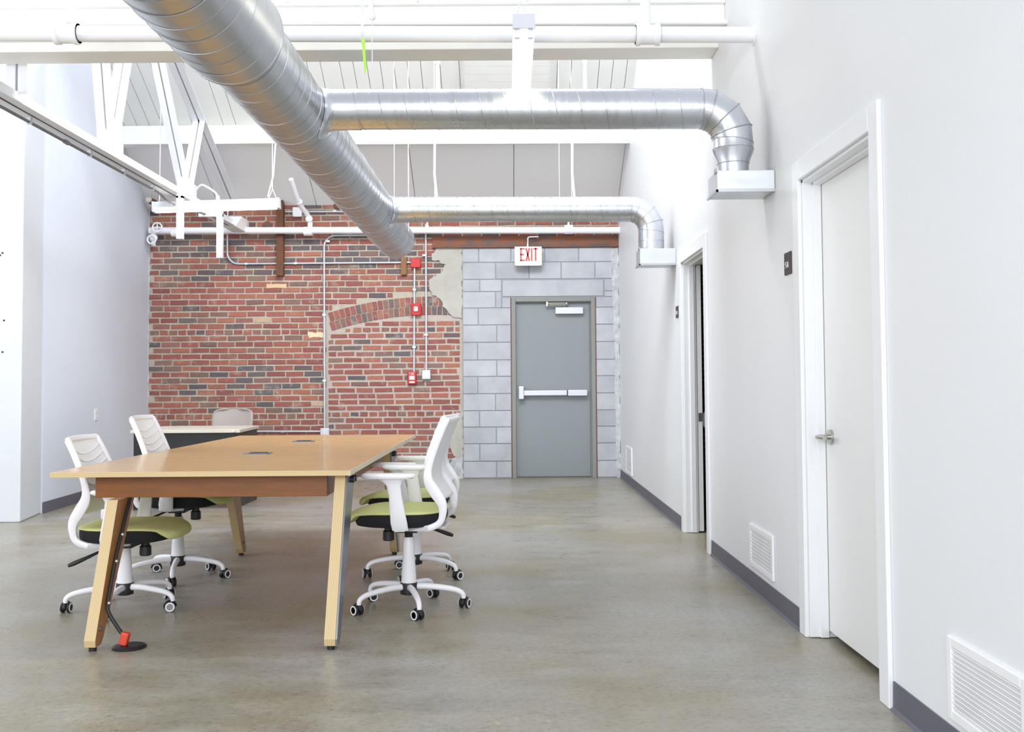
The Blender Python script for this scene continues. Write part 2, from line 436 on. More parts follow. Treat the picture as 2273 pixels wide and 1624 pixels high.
for ring, (ra, rb) in enumerate(((4.128, 4.232), (4.244, 4.348))):                # the two rings of the segmental arch
    n = 24
    for i in range(n):
        th0 = PI / 2 + 0.302 - i * 0.0158 - (0.004 if ring else 0); th1 = th0 - 0.0128
        poly = [(ARC_C[0] + rr * math.cos(t), ARC_C[1] + rr * math.sin(t)) for rr, t in ((ra, th0), (ra, th1), (rb, th1), (rb, th0))]
        if max(p[0] for p in poly) > -0.63: continue
        c = r.choice(REDS + BRWN + [(150, 84, 76)]) if r.random() > 0.12 else r.choice(DARK)
        bb.prism(poly, 1, YB + 0.01, YB - 0.012, None, 0, lin(tuple(0.62 * v + 0.38 * w for v, w in zip(c, (146, 116, 106)))))
bb.build('brickwork', M['brick'], wall_back, smooth=False, tint=True, fix=True)
# paler mortar of the bricked-up opening
pal = [(-2.222, 0.0), (-0.585, 0.0), (-0.585, 2.02)] + [(ARC_C[0] + 4.128 * math.cos(t), ARC_C[1] + 4.128 * math.sin(t)) for t in [PI / 2 + 0.08 * 0 - 0.07 + 0.06 * k for k in range(7)]]
pal = [p for p in pal if p[0] >= -2.23] + [(-2.222, 1.83)]
MB().prism(pal, 1, YB - 0.003, YB + 0.05).build('pale_mortar', M['mortar_white'], wall_back, smooth=False)
# plaster remnants
pl = rough_poly([(-0.568, 2.845), (-0.568, 1.955), (-0.66, 1.96), (-0.74, 2.02), (-0.80, 2.09), (-0.80, 2.16), (-0.93, 2.235), (-0.975, 2.33), (-0.955, 2.43), (-0.87, 2.47), (-0.80, 2.53), (-0.78, 2.60), (-0.86, 2.66), (-0.94, 2.655), (-0.93, 2.73), (-0.90, 2.75), (-0.89, 2.845)], 0.012, 0.035, 5)
MB().prism(pl, 1, YB - 0.022, YB + 0.02).build('plaster_patch', M['plaster'], wall_back, smooth=False)
pl = rough_poly([(-0.568, 0.80), (-0.568, 0.28), (-0.66, 0.25), (-0.72, 0.35), (-0.76, 0.5), (-0.72, 0.68), (-0.64, 0.80)], 0.012, 0.035, 6)
MB().prism(pl, 1, YB - 0.02, YB + 0.02).build('plaster_patch', M['plaster'], wall_back, smooth=False)
pl = rough_poly([(-0.568, 0.28), (-0.568, 0.0), (-0.80, 0.0), (-0.78, 0.12), (-0.70, 0.25)], 0.012, 0.03, 16)
MB().prism(pl, 1, YB - 0.018, YB + 0.02).build('plaster_patch', M['rag'], wall_back, smooth=False)
pl = rough_poly([(-2.46, 1.795), (-2.25, 1.785), (-2.25, 1.722), (-2.43, 1.728)], 0.008, 0.03, 26)
MB().prism(pl, 1, YB - 0.016, YB + 0.02).build('plaster_patch', plain('cream_filler', (226, 212, 176), 0.9, var=0.05), wall_back, smooth=False)
pl = [(-2.96, 2.385), (-2.715, 2.385), (-2.715, 2.335), (-2.96, 2.335)]
MB().prism(rough_poly(pl, 0.004, 0.05, 2), 1, YB - 0.014, YB + 0.02).build('plaster_patch', plain('cream_brick', (222, 192, 156), 0.9, var=0.05), wall_back, smooth=False)

# block infill
zoomx = lambda v: -0.568 + (v - 68.0) / (2.619 * 182.0) * 1.0
ZR = [2.806, 2.628, 2.420, 2.270, 2.070, 1.862, 1.650, 1.435, 1.235, 1.026, 0.820, 0.622, 0.420, 0.208, 0.006]
joints = [[70, 165, 353, 549, 748, 945], [70, 263, 458, 645, 842, 945], None, None, [70, 161, 350], [70, 268, 350], [70, 156, 351], [70, 267, 352], [70, 156, 353],
          [70, 258, 354], [70, 165, 356], [70, 262, 356], [70, 165, 357], [70, 262, 358]]
DL, DR, DT = 0.032, 1.050, 2.196
cb = MB(); r = random.Random(11)
def block(x0, x1, z0, z1):
    if x1 - x0 < 0.02: return
    g = r.uniform(0.93, 1.05); t = (g * 1.0, g * 1.0, g * r.uniform(0.99, 1.02), 1)
    if r.random() < 0.06: t = tuple(v * 0.9 for v in t[:3]) + (1,)
    cb.box(x0 + 0.006, x1 - 0.006, YB - 0.024 - r.uniform(0, 0.003), YB + 0.02, z0 + 0.006, z1 - 0.006, None, 0, t)
for i in range(14):
    z1, z0 = ZR[i], ZR[i + 1]
    if i < 2:
        for a, b_ in zip(joints[i], joints[i][1:]): block(zoomx(a), zoomx(b_), z0, z1)
    elif i == 2:
        block(zoomx(70), zoomx(170), z0, z1); block(zoomx(170), -0.086, z0, z1); block(1.165, zoomx(945), z0, z1)
    elif i == 3:
        block(zoomx(70), zoomx(262), z0, z1); block(zoomx(262), -0.086, z0, z1); block(-0.086, DL - .006, z0, 2.2); block(1.06, zoomx(948), z0, 2.2); block(1.165, zoomx(948), 2.2, z1)
    else:
        xs = [zoomx(q) for q in joints[i]]; xs[-1] = DL - 0.006
        for a, b_ in zip(xs, xs[1:]): block(a, b_, z0, z1)
        block(DR + 0.006, zoomx(948 + i), z0, z1)
block(-0.080, 1.160, 2.205, 2.412)
blk = MB()
blk.box(-0.568, DL - .004, YB - 0.017, YB + 0.05, 0, 2.812); blk.box(DR + .004, 1.29, YB - 0.017, YB + 0.05, 0, 2.812); blk.box(DL - .004, DR + .004, YB - 0.017, YB + 0.05, DT + .002, 2.812)
bi = blk.build('block_mortar', M['mortar_grey'], wall_back, smooth=False)
cb.build('block_infill', M['block'], wall_back, smooth=False, bevel=0.003, tint=True)
pl = rough_poly([(1.262, 2.79), (1.345, 2.79), (1.345, 0.0), (1.29, 0.0), (1.285, 0.5), (1.282, 1.5), (1.268, 2.2)], 0.009, 0.05, 9)
MB().prism(pl, 1, YB - 0.03, YB + 0.02).build('ragged_edge', M['rag'], wall_back, smooth=False)
pl = rough_poly([(-4.42, 3.3), (-4.385, 3.3), (-4.39, 0.0), (-4.42, 0.0)], 0.007, 0.05, 19)
MB().prism(pl, 1, YB - 0.02, YB + 0.02).build('ragged_edge', M['rag'], wall_back, smooth=False)
MB().box(-0.93, 1.345, YB - 0.035, YB + 0.03, 2.815, 2.95).box(-0.93, 1.345, YB - 0.06, YB + 0.03, 2.808, 2.822).build('steel_lintel', M['rust'], wall_back, smooth=False, bevel=0.003)
for cx, cz, rr in ((-2.95, 3.10, 0.055), (-2.09, 3.345, 0.05)):                    # rusty ends of old tie rods
    T = Matrix.Translation((cx, YB, cz)) @ Matrix.Rotation(PI / 2, 4, 'X')
    MB().lathe([(rr, -0.01), (rr, 0.02), (rr * .7, 0.03), (0.02, 0.03), (0.0, 0.034)], 20, T).build('tie_plate', M['rust'], wall_back)

# right wall with two door openings, top edge above the frame of view
O1, O2 = (3.70, 4.62), (6.90, 7.82); DH = 2.076
wr = MB()
for y0, y1, th in ((-4.5, O1[0], .135), (O1[1], O2[0], .135), (O2[1], YB + 0.3, .10)): wr.box(XR, XR + th, y0, y1, 0, 6.2)
for o in (O1, O2): wr.box(XR, XR + 0.135, o[0], o[1], DH, 6.2)
wall_right = struct(wr.build('wall_right', M['wall'], smooth=False))
# unseen wall bands added to keep low light from flooding under the table
struct(MB().box(-7.2, XR + .1, -4.7, -4.5, 0, 1.15).box(-7.2, XR + .1, -4.7, -4.5, 4.4, 5.0).build('wall_light_block_rear', M['wall'], smooth=False))
struct(MB().box(-7.3, -7.1, -4.5, 8.66, 0, 1.15).box(-7.3, -7.1, -4.5, 8.66, 4.4, 5.0).build('wall_light_block_left', M['wall'], smooth=False))
# rooms behind it
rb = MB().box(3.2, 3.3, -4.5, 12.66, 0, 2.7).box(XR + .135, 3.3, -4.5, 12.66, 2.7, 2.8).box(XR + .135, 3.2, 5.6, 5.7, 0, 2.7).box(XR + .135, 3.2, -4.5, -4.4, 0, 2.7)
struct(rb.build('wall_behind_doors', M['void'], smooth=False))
far = MB(); r = random.Random(5)
far.box(XR + .135, 3.2, YB + 0.02, YB + 0.3, 0, 2.7, None, 0, lin((180, 172, 160)))
for i in range(36):
    x = 1.5 + (0.11 if i % 2 else 0)
    while x < 3.1:
        far.box(x, x + 0.21, YB, YB + 0.05, i * ROW + .008, i * ROW + .064, None, 0, lin(r.choice(REDS + DARK))); x += 0.2285
struct(far.build('wall_back_room', M['brick'], smooth=False, tint=True))

# left wall (slightly out of square) and its masonry pier
struct(MB().prism([(-4.40, YB + 0.3), (-4.40, YB), (-4.258, 9.27), (-4.9, 9.27), (-5.0, YB + 0.3)], 2, 0, 6.2).build('wall_left', M['wall_left'], smooth=False))
pier = struct(MB().prism([(-6.2, 8.66), (-4.165, 8.66), (-4.27, 9.27), (-6.2, 9.27)], 2, 0, 6.2).build('wall_pier', M['pier'], smooth=False, bevel=0.012), 'white painted masonry pier at the left end of the room')
for px, pz in ((-4.36, 2.28), (-4.32, 1.72), (-4.34, 2.3), (-4.33, 1.45), (-4.37, 1.36)):
    MB().cyl((px, 8.655, pz), (px, 8.665, pz), 0.008, 10).build('anchor_hole', M['void'], pier)

# baseboards
def bb_right(n, y0, y1):
    struct(MB().prism([(XR, 0.0), (XR - 0.02, 0.0), (XR - 0.008, 0.012), (XR - 0.006, 0.10), (XR, 0.10)], 1, y0, y1).build('baseboard_right' + ('' if n == 0 else '_%d' % n), M['base'], smooth=False))
bb_right(0, -2.0, 3.60); bb_right(1, 4.72, 6.80); bb_right(2, 7.92, 12.33)
T = Matrix.Rotation(math.atan2(0.142, 3.09), 4, 'Z')
d = Vector((-4.40 + 4.258, YB - 9.27, 0)).normalized(); nrm = Vector((d.y, -d.x, 0))
p0, p1 = Vector((-4.258, 9.27, 0)), Vector((-4.40, YB, 0))
struct(MB()._add([p0, p0 + nrm * .018, p0 + nrm * .006 + Vector((0, 0, .10)), p0 + Vector((0, 0, .10)), p1, p1 + nrm * .018, p1 + nrm * .006 + Vector((0, 0, .10)), p1 + Vector((0, 0, .10))],
                 [(0, 1, 2, 3), (7, 6, 5, 4), (0, 4, 5, 1), (1, 5, 6, 2), (2, 6, 7, 3), (3, 7, 4, 0)]).build('baseboard_left', M['base'], smooth=False))

# roof: boards running up the slope, smooth panels low down, a purlin between
SL = 0.574; RZ0 = 3.345
ang = math.atan(SL)
def roofT(y): return Matrix.Translation((0, y, RZ0 + SL * (YB - y))) @ Matrix.Rotation(-ang, 4, 'X')
ce = MB(); Tm = roofT(YB + 0.1); L = (YB + 0.1 - 8.4) / math.cos(ang)
ce.box(-4.9, XR + 0.13, -L, 0.1, 0.05, 0.12, Tm)
x = -4.6; r = random.Random(8); low = 1.26
while x < XR:
    w = r.choice((0.14, 0.14, 0.27, 0.2)) if x < 0.3 else 0.145
    ce.box(x + 0.003, min(x + w - 0.003, XR), -L, -low, 0.012 + r.uniform(0, .004), 0.06, Tm); x += w
struct(ce.build('ceiling', M['ceil'], smooth=False))
pn = MB()
for x0, x1 in ((-4.6, -3.55), (-3.55, -2.35), (-2.35, -1.13), (-1.13, 0.07), (0.07, XR)):
    pn.box(x0 + 0.004, x1 - 0.004, -low - 0.05, 0.1, 0.0, 0.06, Tm)
struct(pn.build('ceiling_panels', M['ceil_panel'], smooth=False))
pn = MB().box(-0.46, 0.45, -2.72, -1.95, -0.05, 0.02, Tm)
for k in range(7): pn.box(-0.445, 0.435, -2.71 + k * 0.11, -2.71 + k * 0.11 + 0.104, -0.056, -0.04, Tm)
struct(pn.build('ceiling_hatch', M['ceil'], smooth=False))
bm_ = MB().box(-4.6, XR, 11.05, 11.2, 3.805, 4.01)
struct(bm_.build('beam', M['beam'], smooth=False, bevel=0.006), 'white purlin beam under the sloping ceiling boards')
bm_ = MB().box(-5.2, XR, 6.13, 6.36, 3.335, 3.375).box(-5.2, XR, 6.36, 6.60, 3.275, 3.36).box(-5.2, XR, 6.165, 6.58, 3.375, 3.48).box(-5.2, XR, 6.135, 6.58, 3.48, 4.2)
beam = struct(bm_.build('beam', M['beam'], smooth=False, bevel=0.006), 'wide white built-up beam crossing the top of the room')
for bx in (-2.2, -1.35, -0.55, 0.12, 0.75): MB().sphere((bx, 6.132, 3.50), 0.012, 8).build('bolt_head', M['beam'], beam)

# ------------------------------------------------------------------ doors
def casing_door(n, o, label):
    root = bpy.data.objects.new('door_%d' % n, None); COL.objects.link(root); root.location = (XR, (o[0] + o[1]) / 2, 0)
    struct(root, label)
    c = MB()
    x0, x1 = XR - 0.018, XR
    c.box(x0, x1, o[0] - 0.09, o[0] + 0.004, 0, DH + 0.09); c.box(x0, x1, o[1] - 0.004, o[1] + 0.09, 0, DH + 0.09); c.box(x0, x1, o[0] + .004, o[1] - .004, DH - 0.004, DH + 0.09)
    c.build('casing', M['trim'], root, smooth=False, bevel=0.004)
    j = MB()
    for a, b_, dp in ((o[0], o[0] + 0.018, .15), (o[1] - 0.018, o[1], .15 if n == 3 else .098)): j.box(XR + .001, XR + dp, a, b_, 0.004, DH)
    j.box(XR + .001, XR + 0.15, o[0], o[1], DH - 0.018, DH)
    j.box(XR + 0.045, XR + 0.082, o[1] - 0.030, o[1] - 0.018, 0.004, DH - .018).box(XR + 0.045, XR + 0.082, o[0] + .018, o[0] + 0.03, 0.004, DH - .018).box(XR + .045, XR + .082, o[0] + .018, o[1] - .018, DH - 0.03, DH - 0.018)
    j.build('jamb', M['trim'], root, smooth=False, bevel=0.002)
    return root
d3 = casing_door(3, O1, 'white flush door nearest the camera on the right, standing shut')
MB().box(XR + 0.084, XR + 0.128, O1[0] + 0.022, O1[1] - 0.022, 0.034, DH - 0.022).build('door_leaf', M['door_white'], d3, smooth=False, bevel=0.002)
MB().box(XR + 0.0825, XR + 0.0845, O1[1] - 0.031, O1[1] - 0.023, 0.02, DH - 0.022).box(XR + 0.0825, XR + 0.0845, O1[0] + 0.02, O1[1] - 0.02, DH - 0.0285, DH - 0.024).build('door_seal', plain('tan_weatherstrip', (170, 158, 132), 0.8), d3, smooth=False)
hy, hz = O1[1] - 0.105, 0.905
h = MB().cyl((XR + 0.084, hy, hz), (XR + 0.072, hy, hz), 0.033, 24)
h.tube([(XR + 0.075, hy, hz), (XR + 0.03, hy, hz), (XR + 0.02, hy - .006, hz), (XR + 0.018, hy - 0.02, hz), (XR + 0.018, hy - 0.11, hz)], [0.012, 0.011, 0.011, 0.010, 0.009], 12)
h.build('door_handle', M['chrome'], d3)

d2 = casing_door(2, O2, 'far white doorway with its sliding leaf pushed open')
MB().box(XR + 0.103, XR + 0.138, O2[1] - 0.016, O2[1] + 0.88, 0.012, DH - 0.02).build('door_leaf', M['door_white'], d2, smooth=False, bevel=0.002)
MB().box(XR + 0.106, XR + 0.134, O2[1] - 0.019, O2[1] - 0.015, 0.85, 0.915).build('latch_plate', M['chrome'], d2, smooth=False)
MB().sphere((XR + 0.172, O2[1] + 0.07, 0.86), 0.028, 10, (1, 1, 2.2)).build('door_knob', M['white_plastic'], d2)

d1 = bpy.data.objects.new('door_1', None); COL.objects.link(d1); d1.location = ((DL + DR) / 2, YB, 0); struct(d1, 'grey steel exit door in the block infill of the back wall')
fr = MB(); yf, yb_ = YB - 0.04, YB + 0.16
fr.box(DL, DL + 0.05, yf, yb_, 0, DT).box(DR - 0.05, DR, yf, yb_, 0, DT).box(DL + .05, DR - .05, yf, yb_, DT - 0.052, DT)
fr.box(DL + .05, DL + 0.064, YB + .0, yb_, 0, DT - .052).box(DR - 0.064, DR - .05, YB + .0, yb_, 0, DT - .052).box(DL + .06, DR - .06, YB, yb_, DT - 0.066, DT - .05)
fr.build('door_frame', M['frame_grey'], d1, smooth=False, bevel=0.003)
MB().box(DL + 0.066, DR - 0.066, YB + 0.02, YB + 0.064, 0.018, DT - 0.07).build('door_leaf', M['door_grey'], d1, smooth=False, bevel=0.002)
MB().box(DL + .05, DR - .05, YB - .02, YB + 0.1, 0.0, 0.012).build('threshold', plain('worn_threshold', (110, 108, 96), 0.6), d1, smooth=False)
MB().box(DL - .008, DL, YB - .034, YB, 0, DT).box(DR, DR + .008, YB - .034, YB, 0, DT).build('primer_edge', M['seal'], d1, smooth=False)
pb = MB().box(0.165, 0.70, YB - 0.055, YB - 0.012, 1.000, 1.062).box(0.70, 0.945, YB - 0.062, YB - 0.004, 0.995, 1.066)
pbo = pb.build('push_bar', M['alu'], d1, smooth=False, bevel=0.006)
MB().box(0.112, 0.178, YB - 0.075, YB + 0.018, 0.955, 1.115).build('latch_case', M['alu'], pbo, smooth=False, bevel=0.012)
MB().box(0.70, 0.71, YB - 0.0635, YB - 0.06, 0.995, 1.066).build('bar_joint', M['black_plastic'], pbo, smooth=False)
MB().box(0.20, 0.92, YB - 0.012, YB + 0.02, 1.01, 1.052).build('bar_mount', M['alu'], pbo, smooth=False)
dc = MB().box(0.568, 0.905, YB - 0.045, YB + 0.02, 1.992, 2.072).build('door_closer', M['alu'], d1, smooth=False, bevel=0.005)
am = MB().tube([(0.67, YB - 0.02, 2.07), (0.70, YB - 0.045, 2.115)], 0.010, 8).tube([(0.70, YB - 0.045, 2.12), (0.47, YB - 0.05, 2.118)], 0.009, 8).tube([(0.70, YB - .045, 2.10), (0.49, YB - 0.05, 2.10)], 0.007, 8)
am.box(0.455, 0.475, YB - 0.062, YB - .03, 2.085, 2.14).sphere((0.702, YB - 0.045, 2.115), 0.022, 8)
am.build('closer_arm', M['chrome'], dc)

# ------------------------------------------------------------------ conference table
tb = thing('conference_table', 'long honey-coloured wooden conference table on splayed plywood legs', 'table', (-1.4, 6.2, 0))
tx0, tx1, ty0, ty1 = -2.105, -0.735, 4.66, 7.93
MB().box(tx0, tx1, ty0, ty1, 0.7365, 0.76).build('tabletop', M['table_top'], tb, smooth=False, bevel=0.0015)
MB().box(tx0, tx1, ty0 - 0.004, ty0, 0.7365, 0.7595).build('front_edge', M['ply_h'], tb, smooth=False)
MB().box(tx1, tx1 + 0.004, ty0 - .004, ty1, 0.7365, 0.7595).build('side_edge', plain('pale_edge_band', (208, 196, 170), 0.4, var=0.05), tb, smooth=False)
ax0, ax1, ay0, ay1 = -1.955, -0.862, 4.80, 7.2
MB().box(ax0, ax1, ay0, ay0 + 0.03, 0.628, 0.736).build('apron', M['apron'], tb, smooth=False, bevel=0.002)
MB().box(ax0, ax1, ay1, ay1 + 0.03, 0.628, 0.736).build('apron', M['apron'], tb, smooth=False, bevel=0.002)
MB().box(-1.62, -1.59, ay0 + .03, ay1, 0.628, 0.736).build('apron', M['apron'], tb, smooth=False, bevel=0.002)
MB().box(ax1 - 0.03, ax1, ay0 + .03, ay1, 0.628, 0.736).build('apron', M['apron'], tb, smooth=False, bevel=0.002)
def leg(x0, x1, front, ztop):
    # tapering ply board, splayed along the table's length
    k = ztop / 0.736
    pf0, pb0 = (4.44, 4.535) ; pf1 = 4.44 + 0.285 * k; pb1 = 4.535 + 0.42 * k
    prof = [(pf0 + 0.004, 0.02), (pf0 + .0, 0.05), (pf1, ztop), (pb1, ztop), (pb0, 0.05), (pb0 - 0.03, 0.02)]
    if not front: prof = [(11.40 - y, z) for y, z in prof]
    m = MB().prism(prof, 0, x0, x1)
    # ply edges use the laminated material
    fl = []
    for f in m.f:
        n = (Vector(m.v[f[1]]) - Vector(m.v[f[0]])).cross(Vector(m.v[f[2]]) - Vector(m.v[f[0]])).normalized()
        fl.append(0 if abs(n.x) > 0.9 else 1)
    m.mi = fl
    o = m.build('leg', [M['leg_face'], M['ply_v']], tb, smooth=False, bevel=0.0015)
    yc = sum(p[0] for p in (prof[0], prof[5])) / 2
    MB().cyl(((x0 + x1) / 2, yc, 0.0), ((x0 + x1) / 2, yc, 0.03), 0.017, 14).build('foot', M['black_plastic'], o)
    yb2 = yc + (0.02 if front else -0.02)
    MB().cyl((x1 - .001, yb2, 0.09), (x1 + 0.006, yb2, 0.09), 0.011, 12).build('bolt', M['plate_steel'], o)
    return o, prof
lA, _ = leg(-1.853, -1.803, True, 0.63)
lB, pr_ = leg(-0.812, -0.762, True, 0.736)
lC, _ = leg(-1.853, -1.803, False, 0.63)
lD, prD = leg(-0.812, -0.762, False, 0.736)
for lg, pp in ((lB, pr_), (lD, prD)):
    MB().prism(pp, 0, -0.7615, -0.7545).build('steel_plate', M['plate_steel'], lg, smooth=False)
    yy = (pp[2][0] + pp[3][0]) / 2
    for dy in (-.03, .035): MB().cyl((-0.755, yy + dy, 0.705), (-0.735, yy + dy, 0.705), 0.015, 12).build('bracket_bolt', M['black_plastic'], lg)
for hx, hy in ((-1.44, 5.815), (-1.425, 7.015)):
    hm = MB().box(hx - 0.068, hx + 0.068, hy - 0.068, hy + 0.068, 0.7585, 0.7645).build('power_hatch', M['hatch'], tb, smooth=False, bevel=0.0015)
    MB().box(hx - 0.045, hx + 0.045, hy + 0.0, hy + 0.05, 0.7645, 0.768).build('hatch_lid', M['black_plastic'], hm, smooth=False)

# cable down the left leg to the floor outlet
cp = [(-1.795, 4.84, 0.66), (-1.793, 4.79, 0.60), (-1.793, 4.70, 0.47), (-1.793, 4.63, 0.36), (-1.793, 4.58, 0.26), (-1.792, 4.545, 0.19), (-1.78, 4.53, 0.15), (-1.745, 4.52, 0.10), (-1.715, 4.515, 0.062)]
def smooth_path(p, k=5):
    P_ = [Vector(q) for q in p]; out = []
    for i in range(len(P_) - 1):
        a, b_, c, d_ = P_[max(i - 1, 0)], P_[i], P_[i + 1], P_[min(i + 2, len(P_) - 1)]
        for j in range(k):
            t = j / k
            out.append(0.5 * ((2 * b_) + (c - a) * t + (2 * a - 5 * b_ + 4 * c - d_) * t * t + (3 * b_ - a - 3 * c + d_) * t ** 3))
    return out + [P_[-1]]
cab = thing('power_cable', 'black power cable clipped to the left front table leg with an orange-red plug', 'cable', (-1.715, 4.515, 0.012))
MB().tube(smooth_path(cp), 0.0085, 10).build('cord', M['cable'], cab)
for q in (cp[2], cp[3], cp[5]):
    MB().sphere((q[0] + 0.006, q[1], q[2]), 0.011, 8).build('cable_clip', M['chrome'], cab)
MB().box(-0.018, 0.018, -0.018, 0.018, -0.026, 0.030, Matrix.Translation((-1.704, 4.513, 0.040)) @ Matrix.Rotation(0.25, 4, 'Y')).build('plug', M['orange_red'], cab, smooth=False, bevel=0.006)
fo = thing('floor_outlet', 'round black floor outlet cover under the orange-red plug', 'floor outlet', (-1.685, 4.52, 0))
MB().lathe([(0.072, 0.0), (0.073, 0.006), (0.066, 0.011), (0.05, 0.012), (0.0, 0.012)], 36, Matrix.Translation((-1.685, 4.52, 0))).build('cover_plate', M['black_plastic'], fo)

# ------------------------------------------------------------------ task chairs
def sup(t, e): return math.copysign(abs(t) ** e, t)
def make_chair():
    c = thing('task_chair', 'x', 'chair', (0, 0, 0))
    parts_up = []
    # five-star base
    MB().lathe([(0.028, 0.07), (0.044, 0.075), (0.047, 0.12), (0.042, 0.134), (0.02, 0.136)], 24).build('hub', M['black_plastic'], c)
    rnd = random.Random(4)
    for k in range(5):
        R_ = Matrix.Rotation(2 * PI * k / 5, 4, 'Z')
        pth = smooth_path([(0.035, 0, 0.112), (0.10, 0, 0.113), (0.19, 0, 0.104), (0.250, 0, 0.092), (0.278, 0, 0.074), (0.283, 0, 0.052)], 4)
        n = len(pth)
        MB().tube(pth, [0.0175 - 0.006 * i / (n - 1) for i in range(n)], 12, True, None, R_).build('base_leg', M['white_plastic'], c)
        cr = R_ @ Matrix.Translation((0.283, 0, 0)) @ Matrix.Rotation(rnd.choice((0.5, 1.2, -0.7, 2.4, 3.0)) - 2 * PI * k / 5, 4, 'Z')
        w = MB()
        for s in (-1, 1):
            w.lathe([(0.0, -0.008), (0.022, -0.008), (0.0265, -0.004), (0.0265, 0.004), (0.022, 0.008), (0.0, 0.008)], 24, cr @ Matrix.Translation((0.012, s * 0.017, 0.0265)) @ Matrix.Rotation(PI / 2, 4, 'X'))
        w.tube([(0.012, -0.02, 0.0265), (0.012, 0.02, 0.0265)], 0.006, 8, True, None, cr)
        hd = [Vector((0.012, 0, 0.0265)) + Vector((math.cos(a), 0, math.sin(a))) * 0.030 for a in [PI * (-0.1 + 0.11 * i) for i in range(11)]]
        w.ribbon(hd, [(0, 1, 0)] * 11, [0.008] * 11, [(math.cos(PI * (-0.1 + 0.11 * i)), 0, math.sin(PI * (-0.1 + 0.11 * i))) for i in range(11)], [0.004] * 11, 8, cr)
        w.cyl((0, 0, 0.03), (0, 0, 0.062), 0.0095, 12, None, cr)
        cs = w.build('caster', M['black_plastic'], c)
        for s in (-1, 1):
            w = MB()
            T_ = cr @ Matrix.Translation((0.012, s * 0.0255, 0.0265)) @ Matrix.Rotation(PI / 2, 4, 'X')
            w.lathe([(0.0165, -0.0008), (0.0235, -0.0008), (0.0235, 0.0008), (0.0165, 0.0008), (0.0165, -0.0008)], 28, T_)
            w.build('wheel_ring', M['white_plastic'], cs)
    MB().lathe([(0.040, 0.133), (0.0385, 0.15), (0.036, 0.20), (0.030, 0.27), (0.0285, 0.36), (0.026, 0.366)], 28).build('column_cover', M['white_plastic'], c)
    up = []
    up.append(MB().lathe([(0.019, 0.345), (0.022, 0.40), (0.034, 0.425)], 20).box(-0.12, 0.09, -0.065, 0.065, 0.408, 0.436).box(-0.05, 0.05, -0.04, 0.04, 0.39, 0.41).build('tilt_mechanism', M['black_plastic'], c, smooth=True, bevel=0.005))
    up.append(MB().lathe([(0.020, 0.425), (0.022, 0.40), (0.029, 0.395), (0.030, 0.352), (0.026, 0.347), (0.0, 0.347)], 20, Matrix.Translation((0.105, 0, 0))).build('tension_knob', M['black_plastic'], c))
    up.append(MB().tube(smooth_path([(-0.03, -0.06, 0.415), (-0.05, -0.13, 0.405), (-0.12, -0.20, 0.372), (-0.20, -0.235, 0.338)], 4), [0.006, 0.006, 0.006, 0.006, .006, .006, .007, .008, .009, 0.0105, 0.0115, 0.011, 0.008], 10).build('height_lever', M['black_plastic'], c))
    # seat: black shell and green cushion with a waterfall front
    n = 56
    def ring(sc_, z, x0, x1, hw, zf=None):
        out = []
        for k in range(n):
            t = 2 * PI * k / n
            xx = (x0 + x1) / 2 + (x1 - x0) / 2 * sup(math.cos(t), 0.62) * sc_
            yy = hw * sup(math.sin(t), 0.58) * sc_
            out.append((xx, yy, z if zf is None else zf(xx, yy)))
        return out
    shell = [ring(0.02, 0.434, -.195, .262, .238), ring(0.8, 0.436, -.195, .262, .238), ring(0.96, 0.445, -.195, .262, .238), ring(1.0, 0.468, -.195, .262, .238), ring(1.0, 0.497, -.195, .262, .238), ring(0.985, 0.5065, -.195, .262, .238), ring(0.02, 0.5065, -.195, .262, .238)]
    up.append(MB().grid(shell, True).build('seat_shell', M['black_cloth'], c))
    def drop(x): q = max(0.0, (x - 0.12) / 0.20); return 0.028 * q * q
    def dish(x, y): return 0.521 - 0.006 * math.exp(-(x * x + y * y) / 0.02) + 0.012 * max(0, (-x - 0.1)) - drop(x)
    def thick(x): q = min(1, max(0.0, (x - 0.225) / 0.05)); return 0.016 + 0.034 * q
    R2 = lambda sc_, f: ring(sc_, 0, -.200, .315, .247, f)
    cush = [R2(s, dish) for s in (0.02, 0.25, 0.5, 0.7, 0.83)]
    for s, f in ((0.92, 0.08), (0.97, 0.2), (0.995, 0.42), (1.0, 0.65), (0.985, 0.88), (0.95, 1.0), (0.5, 1.0), (0.02, 1.0)):
        cush.append(R2(s, lambda x, y, f=f: dish(x, y) - thick(x) * f if s > 0.6 else 0.49))
    up.append(MB().grid(cush, True).build('seat_cushion', M['green_cloth'], c))
    # back frame: two S-shaped rails and a top bar
    prof = smooth_path([(0.03, 0, 0.425), (-0.06, 0, 0.430), (-0.135, 0, 0.440), (-0.192, 0, 0.468), (-0.208, 0, 0.515), (-0.203, 0, 0.565), (-0.168, 0, 0.620), (-0.138, 0, 0.672), (-0.137, 0, 0.73), (-0.164, 0, 0.82), (-0.198, 0, 0.91), (-0.225, 0, 0.970)], 4)
    m = len(prof)
    def halfw(i):
        z = prof[i].z; x = prof[i].x
        if i < 8: return 0.10 + 0.12 * i / 8
        return 0.222 - 0.03 * max(0, (z - 0.68) / 0.3)
    fb = MB()
    for s in (-1, 1):
        pts, na, aa, nb, ab = [], [], [], [], []
        for i in range(m):
            t = (prof[min(i + 1, m - 1)] - prof[max(i - 1, 0)]).normalized(); nn = Vector((t.z, 0, -t.x))
            pts.append((prof[i].x, s * halfw(i), prof[i].z)); na.append(nn); nb.append((0, 1, 0))
            z = prof[i].z; wmid = math.exp(-((z - 0.62) / 0.09) ** 2)
            aa.append(0.016 + 0.013 * wmid if i > 6 else 0.014); ab.append(0.0125)
        fb.ribbon(pts, na, aa, nb, ab, 12)
    tp = prof[-1]; hw = halfw(m - 1)
